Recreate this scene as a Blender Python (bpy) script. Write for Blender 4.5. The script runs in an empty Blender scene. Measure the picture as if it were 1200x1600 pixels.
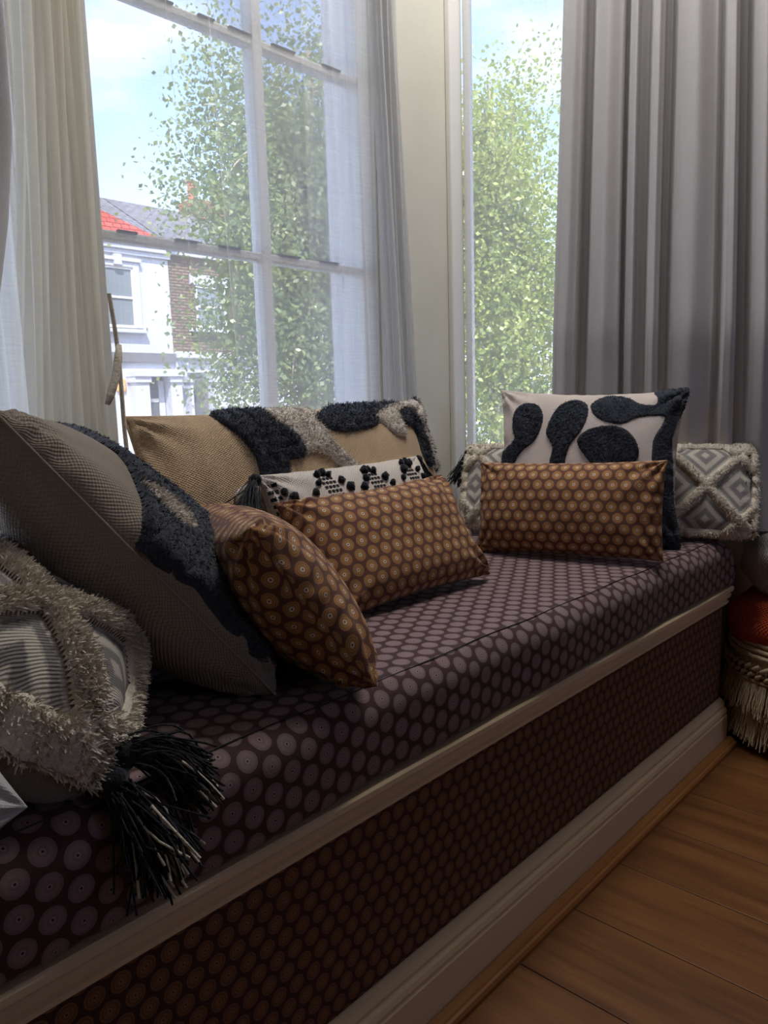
import bpy, math, random
import numpy as np
from mathutils import Vector, Matrix, noise

random.seed(7); rng = np.random.default_rng(7)
scene = bpy.context.scene
COL = scene.collection
PI = math.pi

# ------------------------------------------------------------------ camera
YAW, PITCH, ROLL = math.radians(47.16), math.radians(8.28), math.radians(1.62)
CAM_H = 0.83
fw = Vector((math.sin(YAW)*math.cos(PITCH), math.cos(YAW)*math.cos(PITCH), -math.sin(PITCH)))
rt0 = Vector((math.cos(YAW), -math.sin(YAW), 0)); dn0 = fw.cross(rt0)
rt = rt0*math.cos(ROLL) + dn0*math.sin(ROLL); dn = -rt0*math.sin(ROLL) + dn0*math.cos(ROLL)
cd = bpy.data.cameras.new('camera'); cam = bpy.data.objects.new('camera', cd); COL.objects.link(cam)
cd.sensor_fit = 'VERTICAL'; cd.sensor_height = 24; cd.lens = 24*1200/1600; cd.clip_start = .01; cd.clip_end = 400
M = Matrix((( rt.x, -dn.x, -fw.x, 0), (rt.y, -dn.y, -fw.y, 0), (rt.z, -dn.z, -fw.z, CAM_H), (0, 0, 0, 1)))
cam.matrix_world = M
scene.camera = cam

# ------------------------------------------------------------------ light
EXPOSURE = 1.0
SKY_STRENGTH = 0.32
SUN_STRENGTH = 4.4
FILL_LAMP = (1.38, .70); FILL_LAMP_STRENGTH = 11.5  # place and strength of the fill light added on the ceiling
world = bpy.data.worlds.new('sky'); scene.world = world; world.use_nodes = True
nt = world.node_tree; nt.nodes.clear()
def wn(t, **k):
    n = nt.nodes.new(t)
    for a, b in k.items(): setattr(n, a, b)
    return n
sky = wn('ShaderNodeTexSky', sky_type='NISHITA', sun_disc=False)
sky.sun_elevation = math.radians(52); sky.sun_rotation = math.radians(200); sky.air_density = 1.0; sky.dust_density = .6; sky.ozone_density = 1.2
tc = wn('ShaderNodeTexCoord'); mp = wn('ShaderNodeMapping'); mp.inputs['Scale'].default_value = (1, 1, 2.6)
nz = wn('ShaderNodeTexNoise'); nz.inputs['Scale'].default_value = 2.6; nz.inputs['Detail'].default_value = 7; nz.inputs['Roughness'].default_value = .58
cr = wn('ShaderNodeValToRGB'); cr.color_ramp.elements[0].position = .50; cr.color_ramp.elements[1].position = .80; cr.color_ramp.elements[1].color = (.7, .7, .7, 1)
mxc = wn('ShaderNodeMix', data_type='RGBA'); mxc.inputs[7].default_value = (4.9, 4.9, 5.2, 1)
bg = wn('ShaderNodeBackground'); bg.inputs['Strength'].default_value = SKY_STRENGTH
wo = wn('ShaderNodeOutputWorld')
L = nt.links.new
L(tc.outputs['Generated'], mp.inputs[0]); L(mp.outputs[0], nz.inputs['Vector']); L(nz.outputs['Fac'], cr.inputs[0])
L(cr.outputs[0], mxc.inputs[0]); tint = wn('ShaderNodeMix', data_type='RGBA', blend_type='MULTIPLY'); tint.inputs[0].default_value = 1; tint.inputs[7].default_value = (1.0, .89, 1.0, 1); L(sky.outputs[0], tint.inputs[6]); L(tint.outputs[2], mxc.inputs[6]); L(mxc.outputs[2], bg.inputs['Color']); L(bg.outputs[0], wo.inputs[0])
sd = bpy.data.lights.new('sun', 'SUN'); sd.energy = SUN_STRENGTH; sd.angle = math.radians(.6); sd.color = (1, .95, .87)
sun = bpy.data.objects.new('sun', sd); COL.objects.link(sun)
sun.rotation_euler = Vector((.42, .62, -1.0)).to_track_quat('-Z', 'Y').to_euler()   # over our own roof, onto the houses opposite
vs = scene.view_settings
scene.display_settings.display_device = 'sRGB'
vs.view_transform = 'Standard'; vs.look = 'None'; vs.gamma = 1; vs.use_curve_mapping = False; vs.exposure = EXPOSURE
cy = scene.cycles
cy.use_denoising = True
try: cy.denoiser = 'OPENIMAGEDENOISE'
except Exception: pass
cy.transparent_max_bounces = 32; cy.max_bounces = 14; cy.diffuse_bounces = 8; cy.transmission_bounces = 12; cy.sample_clamp_indirect = 6
def portal(name, loc, rot_to, sx, sz):
    d_ = bpy.data.lights.new(name, 'AREA'); d_.shape = 'RECTANGLE'; d_.size = sx; d_.size_y = sz
    d_.cycles.is_portal = True
    o = bpy.data.objects.new(name, d_); COL.objects.link(o); o.location = loc
    o.rotation_euler = Vector(rot_to).to_track_quat('-Z', 'Z').to_euler()
    return o

# ------------------------------------------------------------------ layout constants (metres)
SEAT = .500                       # top of the seat cushion
D = .585                          # front plane of the bench
YW = 1.20                         # inner face of the bay's middle wall
ZS, ZT = .56, 2.42                # window opening
CEIL = 2.62
AR = np.array([1.59, 1.2]); DR = np.array([.410, -.912])         # right bay wall: start, direction
AL = np.array([.53, 1.2]); DL = np.array([-.640, -.768])        # left bay wall
NR = np.array([-.912, -.410]); NL = np.array([.768, -.640])      # inward normals

# ------------------------------------------------------------------ materials
def sr(r, g, b, a=1):
    f = lambda c: (c/255/12.92 if c/255 <= .04045 else ((c/255+.055)/1.055)**2.4)
    return (f(r), f(g), f(b), a)
class NB:
    """little node-tree builder"""
    def __init__(s, name):
        s.m = bpy.data.materials.new(name); s.m.use_nodes = True; s.t = s.m.node_tree
        s.t.nodes.clear(); s.out = s.n('ShaderNodeOutputMaterial')
    def n(s, t, **k):
        x = s.t.nodes.new(t)
        for a, b in k.items(): setattr(x, a, b)
        return x
    def l(s, a, b): s.t.links.new(a, b)
    def val(s, x, sock):
        if isinstance(x, (int, float)): sock.default_value = x
        else: s.l(x, sock)
    def math(s, op, a, b=0, c=0):
        x = s.n('ShaderNodeMath', operation=op)
        s.val(a, x.inputs[0]); s.val(b, x.inputs[1]); s.val(c, x.inputs[2]); return x.outputs[0]
    def ramp(s, fac, stops, mode='LINEAR'):
        x = s.n('ShaderNodeValToRGB'); e = x.color_ramp; e.interpolation = mode
        while len(e.elements) < len(stops): e.elements.new(.5)
        for el, (p, c) in zip(e.elements, stops): el.position = p; el.color = c
        s.l(fac, x.inputs[0]); return x.outputs[0]
    def mix(s, fac, a, b, mode='MIX'):
        x = s.n('ShaderNodeMix', data_type='RGBA', blend_type=mode)
        s.val(fac, x.inputs[0])
        for v, k in ((a, 6), (b, 7)):
            if isinstance(v, tuple): x.inputs[k].default_value = v
            else: s.l(v, x.inputs[k])
        return x.outputs[2]
    def uv(s):
        x = s.n('ShaderNodeTexCoord'); return x.outputs['UV']
    def obj(s):
        x = s.n('ShaderNodeTexCoord'); return x.outputs['Object']
    def noise(s, vec, scale, detail=3, rough=.55):
        x = s.n('ShaderNodeTexNoise'); x.inputs['Scale'].default_value = scale; x.inputs['Detail'].default_value = detail; x.inputs['Roughness'].default_value = rough
        s.l(vec, x.inputs['Vector']); return x.outputs['Fac']
    def mapping(s, vec, scale=(1, 1, 1), rot=(0, 0, 0)):
        x = s.n('ShaderNodeMapping'); x.inputs['Scale'].default_value = scale; x.inputs['Rotation'].default_value = rot
        s.l(vec, x.inputs[0]); return x.outputs[0]
    def sep(s, vec):
        x = s.n('ShaderNodeSeparateXYZ'); s.l(vec, x.inputs[0]); return x.outputs
    def bump(s, h, strength=.4, dist=.002):
        x = s.n('ShaderNodeBump'); x.inputs['Strength'].default_value = strength; x.inputs['Distance'].default_value = dist
        s.l(h, x.inputs['Height']); return x.outputs[0]
    def pbsdf(s, col, rough=.6, normal=None, spec=.3, sheen=0):
        x = s.n('ShaderNodeBsdfPrincipled')
        if isinstance(col, tuple): x.inputs['Base Color'].default_value = col
        else: s.l(col, x.inputs['Base Color'])
        s.val(rough, x.inputs['Roughness']); x.inputs['Specular IOR Level'].default_value = spec
        if sheen: x.inputs['Sheen Weight'].default_value = sheen; x.inputs['Sheen Roughness'].default_value = .5
        if normal: s.l(normal, x.inputs['Normal'])
        s.l(x.outputs[0], s.out.inputs[0]); return x

def paint(name, c, rough=.55, var=.08, bumpy=.1):
    b = NB(name); o = b.obj(); f = b.noise(o, 9, 5)
    col = b.mix(f, tuple(x*(1-var) for x in c[:3])+(1,), tuple(min(1, x*(1+var)) for x in c[:3])+(1,))
    b.pbsdf(col, rough, b.bump(b.noise(o, 90, 3), bumpy, .002)); return b.m
def weave(name, c1, c2, fx=300, fy=300, strength=.6, rough=.95, dist=.002, var=.25):
    """plain woven cloth, threads laid out in metric UVs"""
    b = NB(name); uv = b.uv(); x, y, _ = b.sep(uv)
    sx = b.math('SINE', b.math('MULTIPLY', x, fx*2*PI)); sy = b.math('SINE', b.math('MULTIPLY', y, fy*2*PI))
    h = b.math('MULTIPLY_ADD', b.math('MULTIPLY', sx, sy), .5, .5)
    n1 = b.noise(uv, 60, 4); n2 = b.noise(uv, 700, 2)
    k = b.math('ADD', b.math('MULTIPLY', h, .5), b.math('MULTIPLY', b.math('ADD', n1, n2), var))
    b.pbsdf(b.mix(k, c1, c2), rough, b.bump(b.math('ADD', h, b.math('MULTIPLY', n2, .6)), strength, dist), .15, .15); return b.m
def fibre(name, c1, c2, scale=260):
    b = NB(name); o = b.obj(); n1 = b.noise(o, scale, 3); n2 = b.noise(o, 25, 3)
    k = b.math('MULTIPLY_ADD', n2, .4, b.math('MULTIPLY', n1, .6))
    b.pbsdf(b.mix(b.ramp(k, [(.3, (0, 0, 0, 1)), (.7, (1, 1, 1, 1))]), c1, c2), .95, b.bump(n1, .7, .003), .1, .25); return b.m
def rings(name, base, stops, a=.025, bb=.0428, R=.0098, lines=0.0, spec=.25, rough=.8):
    """wax-print cloth: staggered rows of concentric discs, metric UVs"""
    b = NB(name); uv = b.uv(); x, y, _ = b.sep(uv)
    def dist(ox, oy):
        fx = b.math('MULTIPLY', b.math('SUBTRACT', b.math('FRACT', b.math('ADD', b.math('DIVIDE', x, a), ox)), .5), a)
        fy = b.math('MULTIPLY', b.math('SUBTRACT', b.math('FRACT', b.math('ADD', b.math('DIVIDE', y, bb), oy)), .5), bb)
        return b.math('SQRT', b.math('ADD', b.math('MULTIPLY', fx, fx), b.math('MULTIPLY', fy, fy)))
    d_ = b.math('MINIMUM', dist(100, 100), dist(100.5, 100.5))
    d_ = b.math('ADD', d_, b.math('MULTIPLY', b.math('SUBTRACT', b.noise(uv, 220, 2), .5), .0004))
    t = b.math('DIVIDE', d_, R*1.25)
    col = b.ramp(t, stops+[(.80, stops[-1][1]), (.84, base), (1, base)])
    fine = b.math('MULTIPLY_ADD', b.math('SINE', b.math('MULTIPLY', d_, 2*PI/.0019)), .5, .5)
    col = b.mix(b.math('MULTIPLY', fine, lines), col, base)
    n = b.noise(uv, 35, 4)
    col = b.mix(b.math('MULTIPLY', n, .35), col, tuple(c*.55 for c in base[:3])+(1,))
    th = b.noise(uv, 1500, 2)
    b.pbsdf(col, rough, b.bump(b.math('ADD', th, b.math('MULTIPLY', n, 1.5)), .25, .0015), spec, .1); return b.m
def sheer(name, c=(.93, .91, .86, 1), opacity=.5, transl=.62):
    """voile: open weave lets part of the light straight through, the yarn scatters the rest"""
    b = NB(name); uv = b.uv()
    n = b.noise(b.mapping(uv, (1, .04, 1)), 240, 3); n2 = b.noise(b.mapping(uv, (.06, 1, 1)), 300, 2)
    op = b.math('ADD', opacity-.09, b.math('MULTIPLY', b.math('ADD', n, n2), .09))
    tr = b.n('ShaderNodeBsdfTransparent'); tr.inputs[0].default_value = (.97, .97, .97, 1)
    tl = b.n('ShaderNodeBsdfTranslucent'); tl.inputs[0].default_value = c
    df = b.n('ShaderNodeBsdfDiffuse'); df.inputs[0].default_value = c
    m1 = b.n('ShaderNodeMixShader'); m1.inputs[0].default_value = transl; b.l(df.outputs[0], m1.inputs[1]); b.l(tl.outputs[0], m1.inputs[2])
    m2 = b.n('ShaderNodeMixShader'); b.l(op, m2.inputs[0]); b.l(tr.outputs[0], m2.inputs[1]); b.l(m1.outputs[0], m2.inputs[2])
    b.l(m2.outputs[0], b.out.inputs[0]); return b.m
def glass_mat():
    b = NB('window glass'); tr = b.n('ShaderNodeBsdfTransparent'); tr.inputs[0].default_value = (.95, .97, .96, 1)
    gl = b.n('ShaderNodeBsdfGlossy'); gl.inputs['Roughness'].default_value = .02
    fr = b.n('ShaderNodeFresnel'); fr.inputs[0].default_value = 1.45
    mx = b.n('ShaderNodeMixShader'); b.l(b.math('MULTIPLY', fr.outputs[0], .6), mx.inputs[0]); b.l(tr.outputs[0], mx.inputs[1]); b.l(gl.outputs[0], mx.inputs[2])
    b.l(mx.outputs[0], b.out.inputs[0]); return b.m
def diamonds(name, ca, cb, a, bb, ox=0, oy=0):
    b = NB(name); uv = b.uv(); x, y, _ = b.sep(uv)
    fx = b.math('ABSOLUTE', b.math('SUBTRACT', b.math('FRACT', b.math('ADD', b.math('DIVIDE', x, a), 100.5+ox)), .5))
    fy = b.math('ABSOLUTE', b.math('SUBTRACT', b.math('FRACT', b.math('ADD', b.math('DIVIDE', y, bb), 100.5+oy)), .5))
    d_ = b.math('ABSOLUTE', b.math('SUBTRACT', b.math('ADD', fx, fy), .5))     # 0 on the shaggy lattice, .5 in a diamond's middle
    n = b.noise(uv, 300, 3)
    dd = b.math('ADD', d_, b.math('MULTIPLY', b.math('SUBTRACT', n, .5), .06))
    st = b.math('MULTIPLY_ADD', b.math('SINE', b.math('MULTIPLY', b.math('ADD', x, b.math('MULTIPLY', y, .6)), 2*PI/.0034)), .5, .5)
    band = b.ramp(dd, [(0, ca), (.13, ca), (.16, cb), (.21, cb), (.24, ca), (.31, ca), (.34, cb), (.42, cb), (.45, ca), (1, ca)])
    col = b.mix(b.math('MULTIPLY', st, .26), band, cb)
    b.pbsdf(col, .95, b.bump(b.math('ADD', st, n), .5, .002), .1, .15); return b.m

MT = {}
MT['wall'] = paint('cream wall paint', sr(214, 211, 198), .7)
MT['taupe'] = paint('taupe wall paint', sr(132, 112, 92), .8)
MT['white'] = paint('white gloss paint', sr(232, 230, 226), .4, .04, .05)
MT['cream'] = paint('cream gloss paint', sr(230, 208, 168), .38, .05, .05)
MT['ceil'] = paint('ceiling paint', sr(238, 236, 230), .8)
MT['render'] = paint('white masonry paint', sr(232, 230, 226), .8, .06, .4)
MT['glass'] = glass_mat()
MT['sheer'] = sheer('white voile', opacity=.36, transl=.75)
MT['sheer_warm'] = sheer('cream voile', (.84, .81, .73, 1), opacity=.66, transl=.5)
MT['sheer_grey'] = sheer('grey white voile', (.80, .79, .77, 1), opacity=.66, transl=.5)
MT['curtain'] = weave('grey curtain cloth', sr(164, 161, 162), sr(212, 209, 210), 420, 420, .35, .9, .0012)
SEATC = sr(72, 47, 46)
MT['seat'] = rings('plum disc print cloth', SEATC, [(0, sr(34, 22, 24)), (.07, sr(34, 22, 24)), (.11, sr(186, 162, 160)), (.22, sr(138, 114, 115)), (.45, sr(152, 128, 129)), (.72, sr(136, 112, 113))], a=.0500, bb=.0289, R=.0112, lines=.16)
BR = sr(104, 68, 54)
GOLD = [(0, sr(30, 22, 24)), (.075, sr(30, 22, 24)), (.12, sr(240, 224, 204)), (.25, sr(214, 186, 150)), (.33, sr(128, 84, 54)), (.42, sr(198, 144, 80)), (.52, sr(192, 138, 78)), (.60, sr(134, 92, 60)), (.66, sr(190, 142, 88)), (.76, sr(164, 116, 74))]
MT['brown'] = rings('brown and gold disc print cloth', BR, GOLD, lines=.10)
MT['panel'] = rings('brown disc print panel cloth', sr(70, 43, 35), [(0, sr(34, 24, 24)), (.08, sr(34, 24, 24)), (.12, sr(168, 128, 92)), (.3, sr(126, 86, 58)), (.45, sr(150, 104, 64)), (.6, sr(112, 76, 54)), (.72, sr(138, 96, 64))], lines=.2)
MT['beige'] = weave('grey beige basket weave', sr(126, 113, 100), sr(158, 145, 130), 190, 190, .7, .95, .002)
MT['tan'] = weave('tan jute weave', sr(172, 144, 110), sr(216, 188, 154), 170, 230, .9, .95, .002)
MT['ivory'] = weave('ivory cotton weave', sr(196, 184, 172), sr(232, 222, 212), 210, 210, .7, .95, .002)
MT['pinkish'] = weave('off white cotton weave', sr(206, 190, 180), sr(234, 220, 210), 160, 320, .8, .95, .002)
MT['charcoal'] = fibre('charcoal tufting', sr(30, 34, 42), sr(66, 70, 80))
MT['wool'] = fibre('ivory tufting', sr(176, 166, 154), sr(224, 214, 202))
MT['shag'] = fibre('cream shag', sr(186, 174, 156), sr(232, 222, 206))
MT['black'] = fibre('black yarn', sr(10, 11, 15), sr(34, 36, 44))
MT['yarn'] = fibre('cream yarn', sr(176, 166, 146), sr(220, 210, 190))
MT['diamond'] = diamonds('ivory and grey diamond weave', sr(206, 198, 186), sr(136, 133, 130), .150, .150)
MT['diamond_big'] = diamonds('ivory and grey large diamond weave', sr(196, 188, 174), sr(120, 117, 114), .175, .175, .40, .5)
MT['back'] = weave('plain grey cotton', sr(132, 124, 112), sr(160, 150, 138), 400, 400, .3)
MT['pale'] = weave('pale grey felt', sr(176, 176, 176), sr(200, 200, 198), 300, 300, .3)
MT['orange'] = weave('orange knit', sr(150, 48, 20), sr(226, 92, 46), 110, 150, 1.0, .95, .004)
MT['greyknit'] = weave('grey fleece', sr(170, 168, 166), sr(222, 219, 215), 160, 160, 1, .95, .004)
MT['jute'] = fibre('natural cotton rope', sr(168, 146, 116), sr(222, 202, 170), 160)
MT['dark'] = paint('dark grey paint', sr(44, 42, 44), .6)

# ------------------------------------------------------------------ mesh helpers
def link(o, parent=None):
    COL.objects.link(o)
    if parent is not None: o.parent = parent
    return o
def tag(o, label=None, cat=None, group=None, kind=None):
    for k, v in (('label', label), ('category', cat), ('group', group), ('kind', kind)):
        if v: o[k] = v
    return o
def empty(name, loc=(0, 0, 0), mat=None):
    o = bpy.data.objects.new(name, None); COL.objects.link(o); o.empty_display_size = .05
    if mat is not None: o.matrix_basis = mat
    else: o.location = loc
    return o
def wmat(o):
    m_ = o.matrix_parent_inverse @ o.matrix_basis
    return m_ if o.parent is None else wmat(o.parent) @ m_
def mesh(name, V, F, mat, parent=None, smooth=False, uv=None, world=False):
    """V (n,3) array, F list/array of faces. world=True: V are world coordinates although the parent is moved."""
    me = bpy.data.meshes.new(name)
    V = np.asarray(V, np.float64)
    if isinstance(F, np.ndarray):
        k = F.shape[1]; me.vertices.add(len(V)); me.vertices.foreach_set('co', V.ravel())
        me.loops.add(F.size); me.loops.foreach_set('vertex_index', F.ravel().astype(np.int32))
        me.polygons.add(len(F)); me.polygons.foreach_set('loop_start', np.arange(0, F.size, k, dtype=np.int32))
        me.update(calc_edges=True)
    else:
        me.from_pydata(V.tolist(), [], [list(f) for f in F])
    if uv is not None:
        lay = me.uv_layers.new(name='UVMap'); li = np.empty(len(me.loops), np.int32); me.loops.foreach_get('vertex_index', li)
        lay.data.foreach_set('uv', np.asarray(uv, np.float64)[li].ravel())
    if smooth: me.polygons.foreach_set('use_smooth', np.ones(len(me.polygons), bool))
    me.validate(); me.update()
    for m_ in (mat if isinstance(mat, (list, tuple)) else [mat]): me.materials.append(m_)
    o = bpy.data.objects.new(name, me); link(o, parent)
    if world and parent is not None: o.matrix_parent_inverse = wmat(parent).inverted()
    return o
class MB:
    def __init__(s): s.v = []; s.f = []
    def add(s, V, F):
        k = len(s.v); s.v += [tuple(p) for p in V]; s.f += [tuple(i+k for i in f) for f in F]; return s
    def box(s, x0, x1, y0, y1, z0, z1):
        return s.add([(x0, y0, z0), (x1, y0, z0), (x1, y1, z0), (x0, y1, z0), (x0, y0, z1), (x1, y0, z1), (x1, y1, z1), (x0, y1, z1)],
                     [(0, 3, 2, 1), (4, 5, 6, 7), (0, 1, 5, 4), (1, 2, 6, 5), (2, 3, 7, 6), (3, 0, 4, 7)])
    def prism(s, poly, z0, z1):
        """footprint polygon, counter-clockwise from above"""
        n = len(poly)
        return s.add([(x, y, z0) for x, y in poly]+[(x, y, z1) for x, y in poly],
                     [tuple(range(n-1, -1, -1)), tuple(range(n, 2*n))]+[(i, (i+1) % n, n+(i+1) % n, n+i) for i in range(n)])
    def obox(s, a, b, t0, t1, z0, z1, nrm):
        """box along the plan segment a-b, from offset t0 to t1 along nrm"""
        a = np.array(a); b = np.array(b); nrm = np.array(nrm)
        p = [a+nrm*t0, b+nrm*t0, b+nrm*t1, a+nrm*t1]
        ar = sum(p[i][0]*p[(i+1) % 4][1]-p[(i+1) % 4][0]*p[i][1] for i in range(4))
        if ar < 0: p = p[::-1]
        return s.prism(p, z0, z1)
    def extrude_x(s, prof, x0, x1):
        """profile of (y, z) points swept along X"""
        n = len(prof)
        return s.add([(x0, y, z) for y, z in prof]+[(x1, y, z) for y, z in prof],
                     [tuple(range(n)), tuple(range(2*n-1, n-1, -1))]+[(i, n+i, n+(i+1) % n, (i+1) % n) for i in range(n)])
    def lathe(s, prof, c, n=24):
        V = []; F = []
        for i in range(n):
            a = 2*PI*i/n
            V += [(c[0]+r*math.cos(a), c[1]+r*math.sin(a), c[2]+z) for r, z in prof]
        k = len(prof)
        for i in range(n):
            j = (i+1) % n
            F += [(i*k+q, j*k+q, j*k+q+1, i*k+q+1) for q in range(k-1)]
        return s.add(V, F)
    def build(s, name, mat, parent=None, smooth=False, world=True, bevel=0, uv=None):
        o = mesh(name, s.v, s.f, mat, parent, smooth, uv, world)
        if bevel:
            b = o.modifiers.new('bevel', 'BEVEL'); b.width = bevel; b.segments = 2; b.limit_method = 'ANGLE'
        return o
def grid_faces(nu, nv, off=0):
    i, j = np.meshgrid(np.arange(nu-1), np.arange(nv-1), indexing='ij')
    a = i*nv+j
    return np.stack([a, a+nv, a+nv+1, a+1], -1).reshape(-1, 4)+off
def struct(o, label=None, cat=None):
    o['kind'] = 'structure'
    if label: o['label'] = label
    if cat: o['category'] = cat
    return o
def tubes(name, paths, radii, mat, parent=None, sides=5, world=True):
    V = []; F = []
    for P, r in zip(paths, radii):
        P = np.asarray(P, float); n = len(P); k = len(V)
        T = np.gradient(P, axis=0); T /= np.linalg.norm(T, axis=1)[:, None]+1e-9
        ref = np.array([0, 0, 1.]) if abs(T[0][2]) < .8 else np.array([1., 0, 0])
        A = np.cross(T, ref); A /= np.linalg.norm(A, axis=1)[:, None]+1e-9; B = np.cross(T, A)
        rr = np.asarray(r)*np.ones(n)
        for i in range(n):
            for q in range(sides):
                a = 2*PI*q/sides; V.append(P[i]+rr[i]*(math.cos(a)*A[i]+math.sin(a)*B[i]))
        for i in range(n-1):
            for q in range(sides):
                F.append((k+i*sides+q, k+i*sides+(q+1) % sides, k+(i+1)*sides+(q+1) % sides, k+(i+1)*sides+q))
    return mesh(name, np.array(V), np.array(F), mat, parent, True, None, world)
def smooth_poly(P, n=6):
    P = np.array(P, float); out = []
    m = len(P)
    for i in range(m):
        p0, p1, p2, p3 = P[i-1], P[i], P[(i+1) % m], P[(i+2) % m]
        for t in np.linspace(0, 1, n, endpoint=False):
            out.append(.5*((2*p1)+(-p0+p2)*t+(2*p0-5*p1+4*p2-p3)*t*t+(-p0+3*p1-3*p2+p3)*t**3))
    return np.array(out)
def sdf_poly(X, Y, P):
    """signed distance, positive inside"""
    d2 = np.full(X.shape, 1e9); ins = np.zeros(X.shape, bool)
    for i in range(len(P)):
        ax, ay = P[i]; bx, by = P[(i+1) % len(P)]
        ex, ey = bx-ax, by-ay; wx, wy = X-ax, Y-ay
        t = np.clip((wx*ex+wy*ey)/(ex*ex+ey*ey+1e-12), 0, 1)
        d2 = np.minimum(d2, (wx-ex*t)**2+(wy-ey*t)**2)
        c = ((ay > Y) != (by > Y)) & (X < (bx-ax)*(Y-ay)/(by-ay+1e-12)+ax); ins ^= c
    return np.where(ins, 1, -1)*np.sqrt(d2)
def vnoise(P, f, seed=0):
    """smooth pseudo noise from summed sines, vectorised, about -1..1"""
    r = np.random.default_rng(seed); out = 0
    for k in range(5):
        w = r.normal(size=P.shape[1])*f*(.6+.35*k); out = out+np.sin(P@w+r.uniform(0, 6.28))/(1+.35*k)
    return out/2.6

# ------------------------------------------------------------------ setting: floor
def wood_mat(name, c1, c2, c3, along='Y'):
    b = NB(name); o = b.obj(); inf = b.n('ShaderNodeObjectInfo')
    cmb = b.n('ShaderNodeCombineXYZ'); b.l(b.math('MULTIPLY', inf.outputs['Random'], 37), cmb.inputs[0]); b.l(b.math('MULTIPLY', inf.outputs['Random'], 11), cmb.inputs[1])
    ad = b.n('ShaderNodeVectorMath', operation='ADD'); b.l(o, ad.inputs[0]); b.l(cmb.outputs[0], ad.inputs[1])
    sc = (14, 1.1, 14) if along == 'Y' else (1.1, 14, 14)
    v = b.mapping(ad.outputs[0], sc)
    n1 = b.noise(v, 2.2, 6, .6); n2 = b.noise(b.mapping(ad.outputs[0], tuple(x*5 for x in sc)), 3, 3)
    n3 = b.noise(ad.outputs[0], 2.2, 3)
    col = b.ramp(n1, [(.3, c1), (.5, c2), (.72, c3)])
    col = b.mix(b.math('MULTIPLY', n2, .35), col, c1)
    col = b.mix(b.math('MULTIPLY', n3, .3), col, c1)
    vor = b.n('ShaderNodeTexVoronoi'); vor.inputs['Scale'].default_value = 3.3; b.l(b.mapping(ad.outputs[0], (1.6, 1, 1)), vor.inputs['Vector'])
    knot = b.ramp(vor.outputs['Distance'], [(0, (1, 1, 1, 1)), (.025, (1, 1, 1, 1)), (.05, (0, 0, 0, 1))])
    col = b.mix(b.math('MULTIPLY', knot, .8), col, tuple(x*.25 for x in c1[:3])+(1,))
    col = b.mix(b.math('MULTIPLY', inf.outputs['Random'], .28), col, c1)
    b.pbsdf(col, b.math('MULTIPLY_ADD', n2, .2, .36), b.bump(n2, .12, .001), .4); return b.m
MT['oak'] = wood_mat('oiled oak', sr(84, 50, 24), sr(128, 82, 42), sr(156, 106, 60))
MT['beadwood'] = wood_mat('oak beading', sr(128, 80, 40), sr(164, 110, 60), sr(184, 132, 80), 'X')
MT['darkgap'] = paint('dark subfloor', sr(40, 28, 20), .9)
X0, X1, Y0 = -1.6, 3.2, -3.2
flo = struct(MB().box(X0, X1, Y0, .80, -.06, -.014).build('floor', MT['darkgap']), 'oiled oak plank floor in front of the window seat')
seams = [.878+.162*k for k in range(-16, 16)]
plank_me = {}
for k, xs in enumerate(seams[:-1]):
    if xs < X0 or xs > X1-.1: continue
    cuts = [Y0, Y0+1.1+.47*((k*5) % 7)/7, -.55-.5*((k*3) % 5)/5 + .25*(k % 2), .60]
    for y0, y1 in zip(cuts[:-1], cuts[1:]):
        b_ = MB().box(0, .1605, 0, y1-y0-.0012, -.014, 0)
        o = b_.build('plank', MT['oak'], flo, False, False, .0009); o.location = (xs, y0, 0)

# ------------------------------------------------------------------ walls of the bay and the room
b = NB('weathered white masonry'); o_ = b.obj(); nA = b.noise(b.mapping(o_, (1, 1, .25)), 30, 6, .7); nB_ = b.noise(o_, 6, 3)
b.pbsdf(b.mix(b.ramp(b.math('MULTIPLY', nA, nB_), [(.30, (0, 0, 0, 1)), (.36, (1, 1, 1, 1))]), sr(246, 243, 240), sr(186, 176, 170)), .85, b.bump(nA, .4, .004)); MT['reveal'] = b.m
def wall(name, mb, label, mat=None): return struct(mb.build(name, mat or MT['wall']), label, None)
w_mid = MB()
w_mid.prism([(1.30, 1.2), (1.59, 1.2), (1.596, 1.186), (1.72, 1.32), (1.66, 1.40), (1.348, 1.40), (1.30, 1.25)], -.6, CEIL)
w_mid.prism([(.53, 1.2), (.62, 1.2), (.62, 1.40), (.45, 1.40), (.40, 1.32), (.522, 1.190)], -.6, CEIL)
w_mid.box(.62, 1.30, 1.2, 1.40, -.6, ZS); w_mid.box(.62, 1.30, 1.2, 1.40, ZT, CEIL)
wall('wall_middle', w_mid, 'cream pier and wall around the middle bay window', [MT['render'] if False else MT['wall']])
rv = MB().prism([(1.2985, 1.252), (1.302, 1.2515), (1.3505, 1.4015), (1.3465, 1.403)], ZS, ZT).prism([(.6185, 1.252), (.6215, 1.252), (.6215, 1.402), (.6185, 1.402)], ZS, ZT)
rv.box(1.3465, 1.66, 1.4, 1.404, -.6, CEIL)
wall('wall_outer', rv, 'weathered white masonry reveal outside the middle window', MT['reveal'])
def bay_wall(name, A, Dv, N, length, label):
    m = MB(); P = lambda s: A+Dv*s
    m.obox(P(.012), P(length), -.12, 0, -.6, ZS, N); m.obox(P(.012), P(length), -.12, 0, ZT, CEIL, N)
    m.obox(P(length-.055), P(length), -.12, 0, ZS, ZT, N)
    return wall(name, m, label)
LR, LL = .614, .84
bay_wall('wall_right', AR, DR, NR, LR, 'cream wall under the right bay window')
bay_wall('wall_left', AL, DL, NL, LL, 'cream wall under the left bay window')
eR = AR+DR*LR; eL = AL+DL*LL
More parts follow.
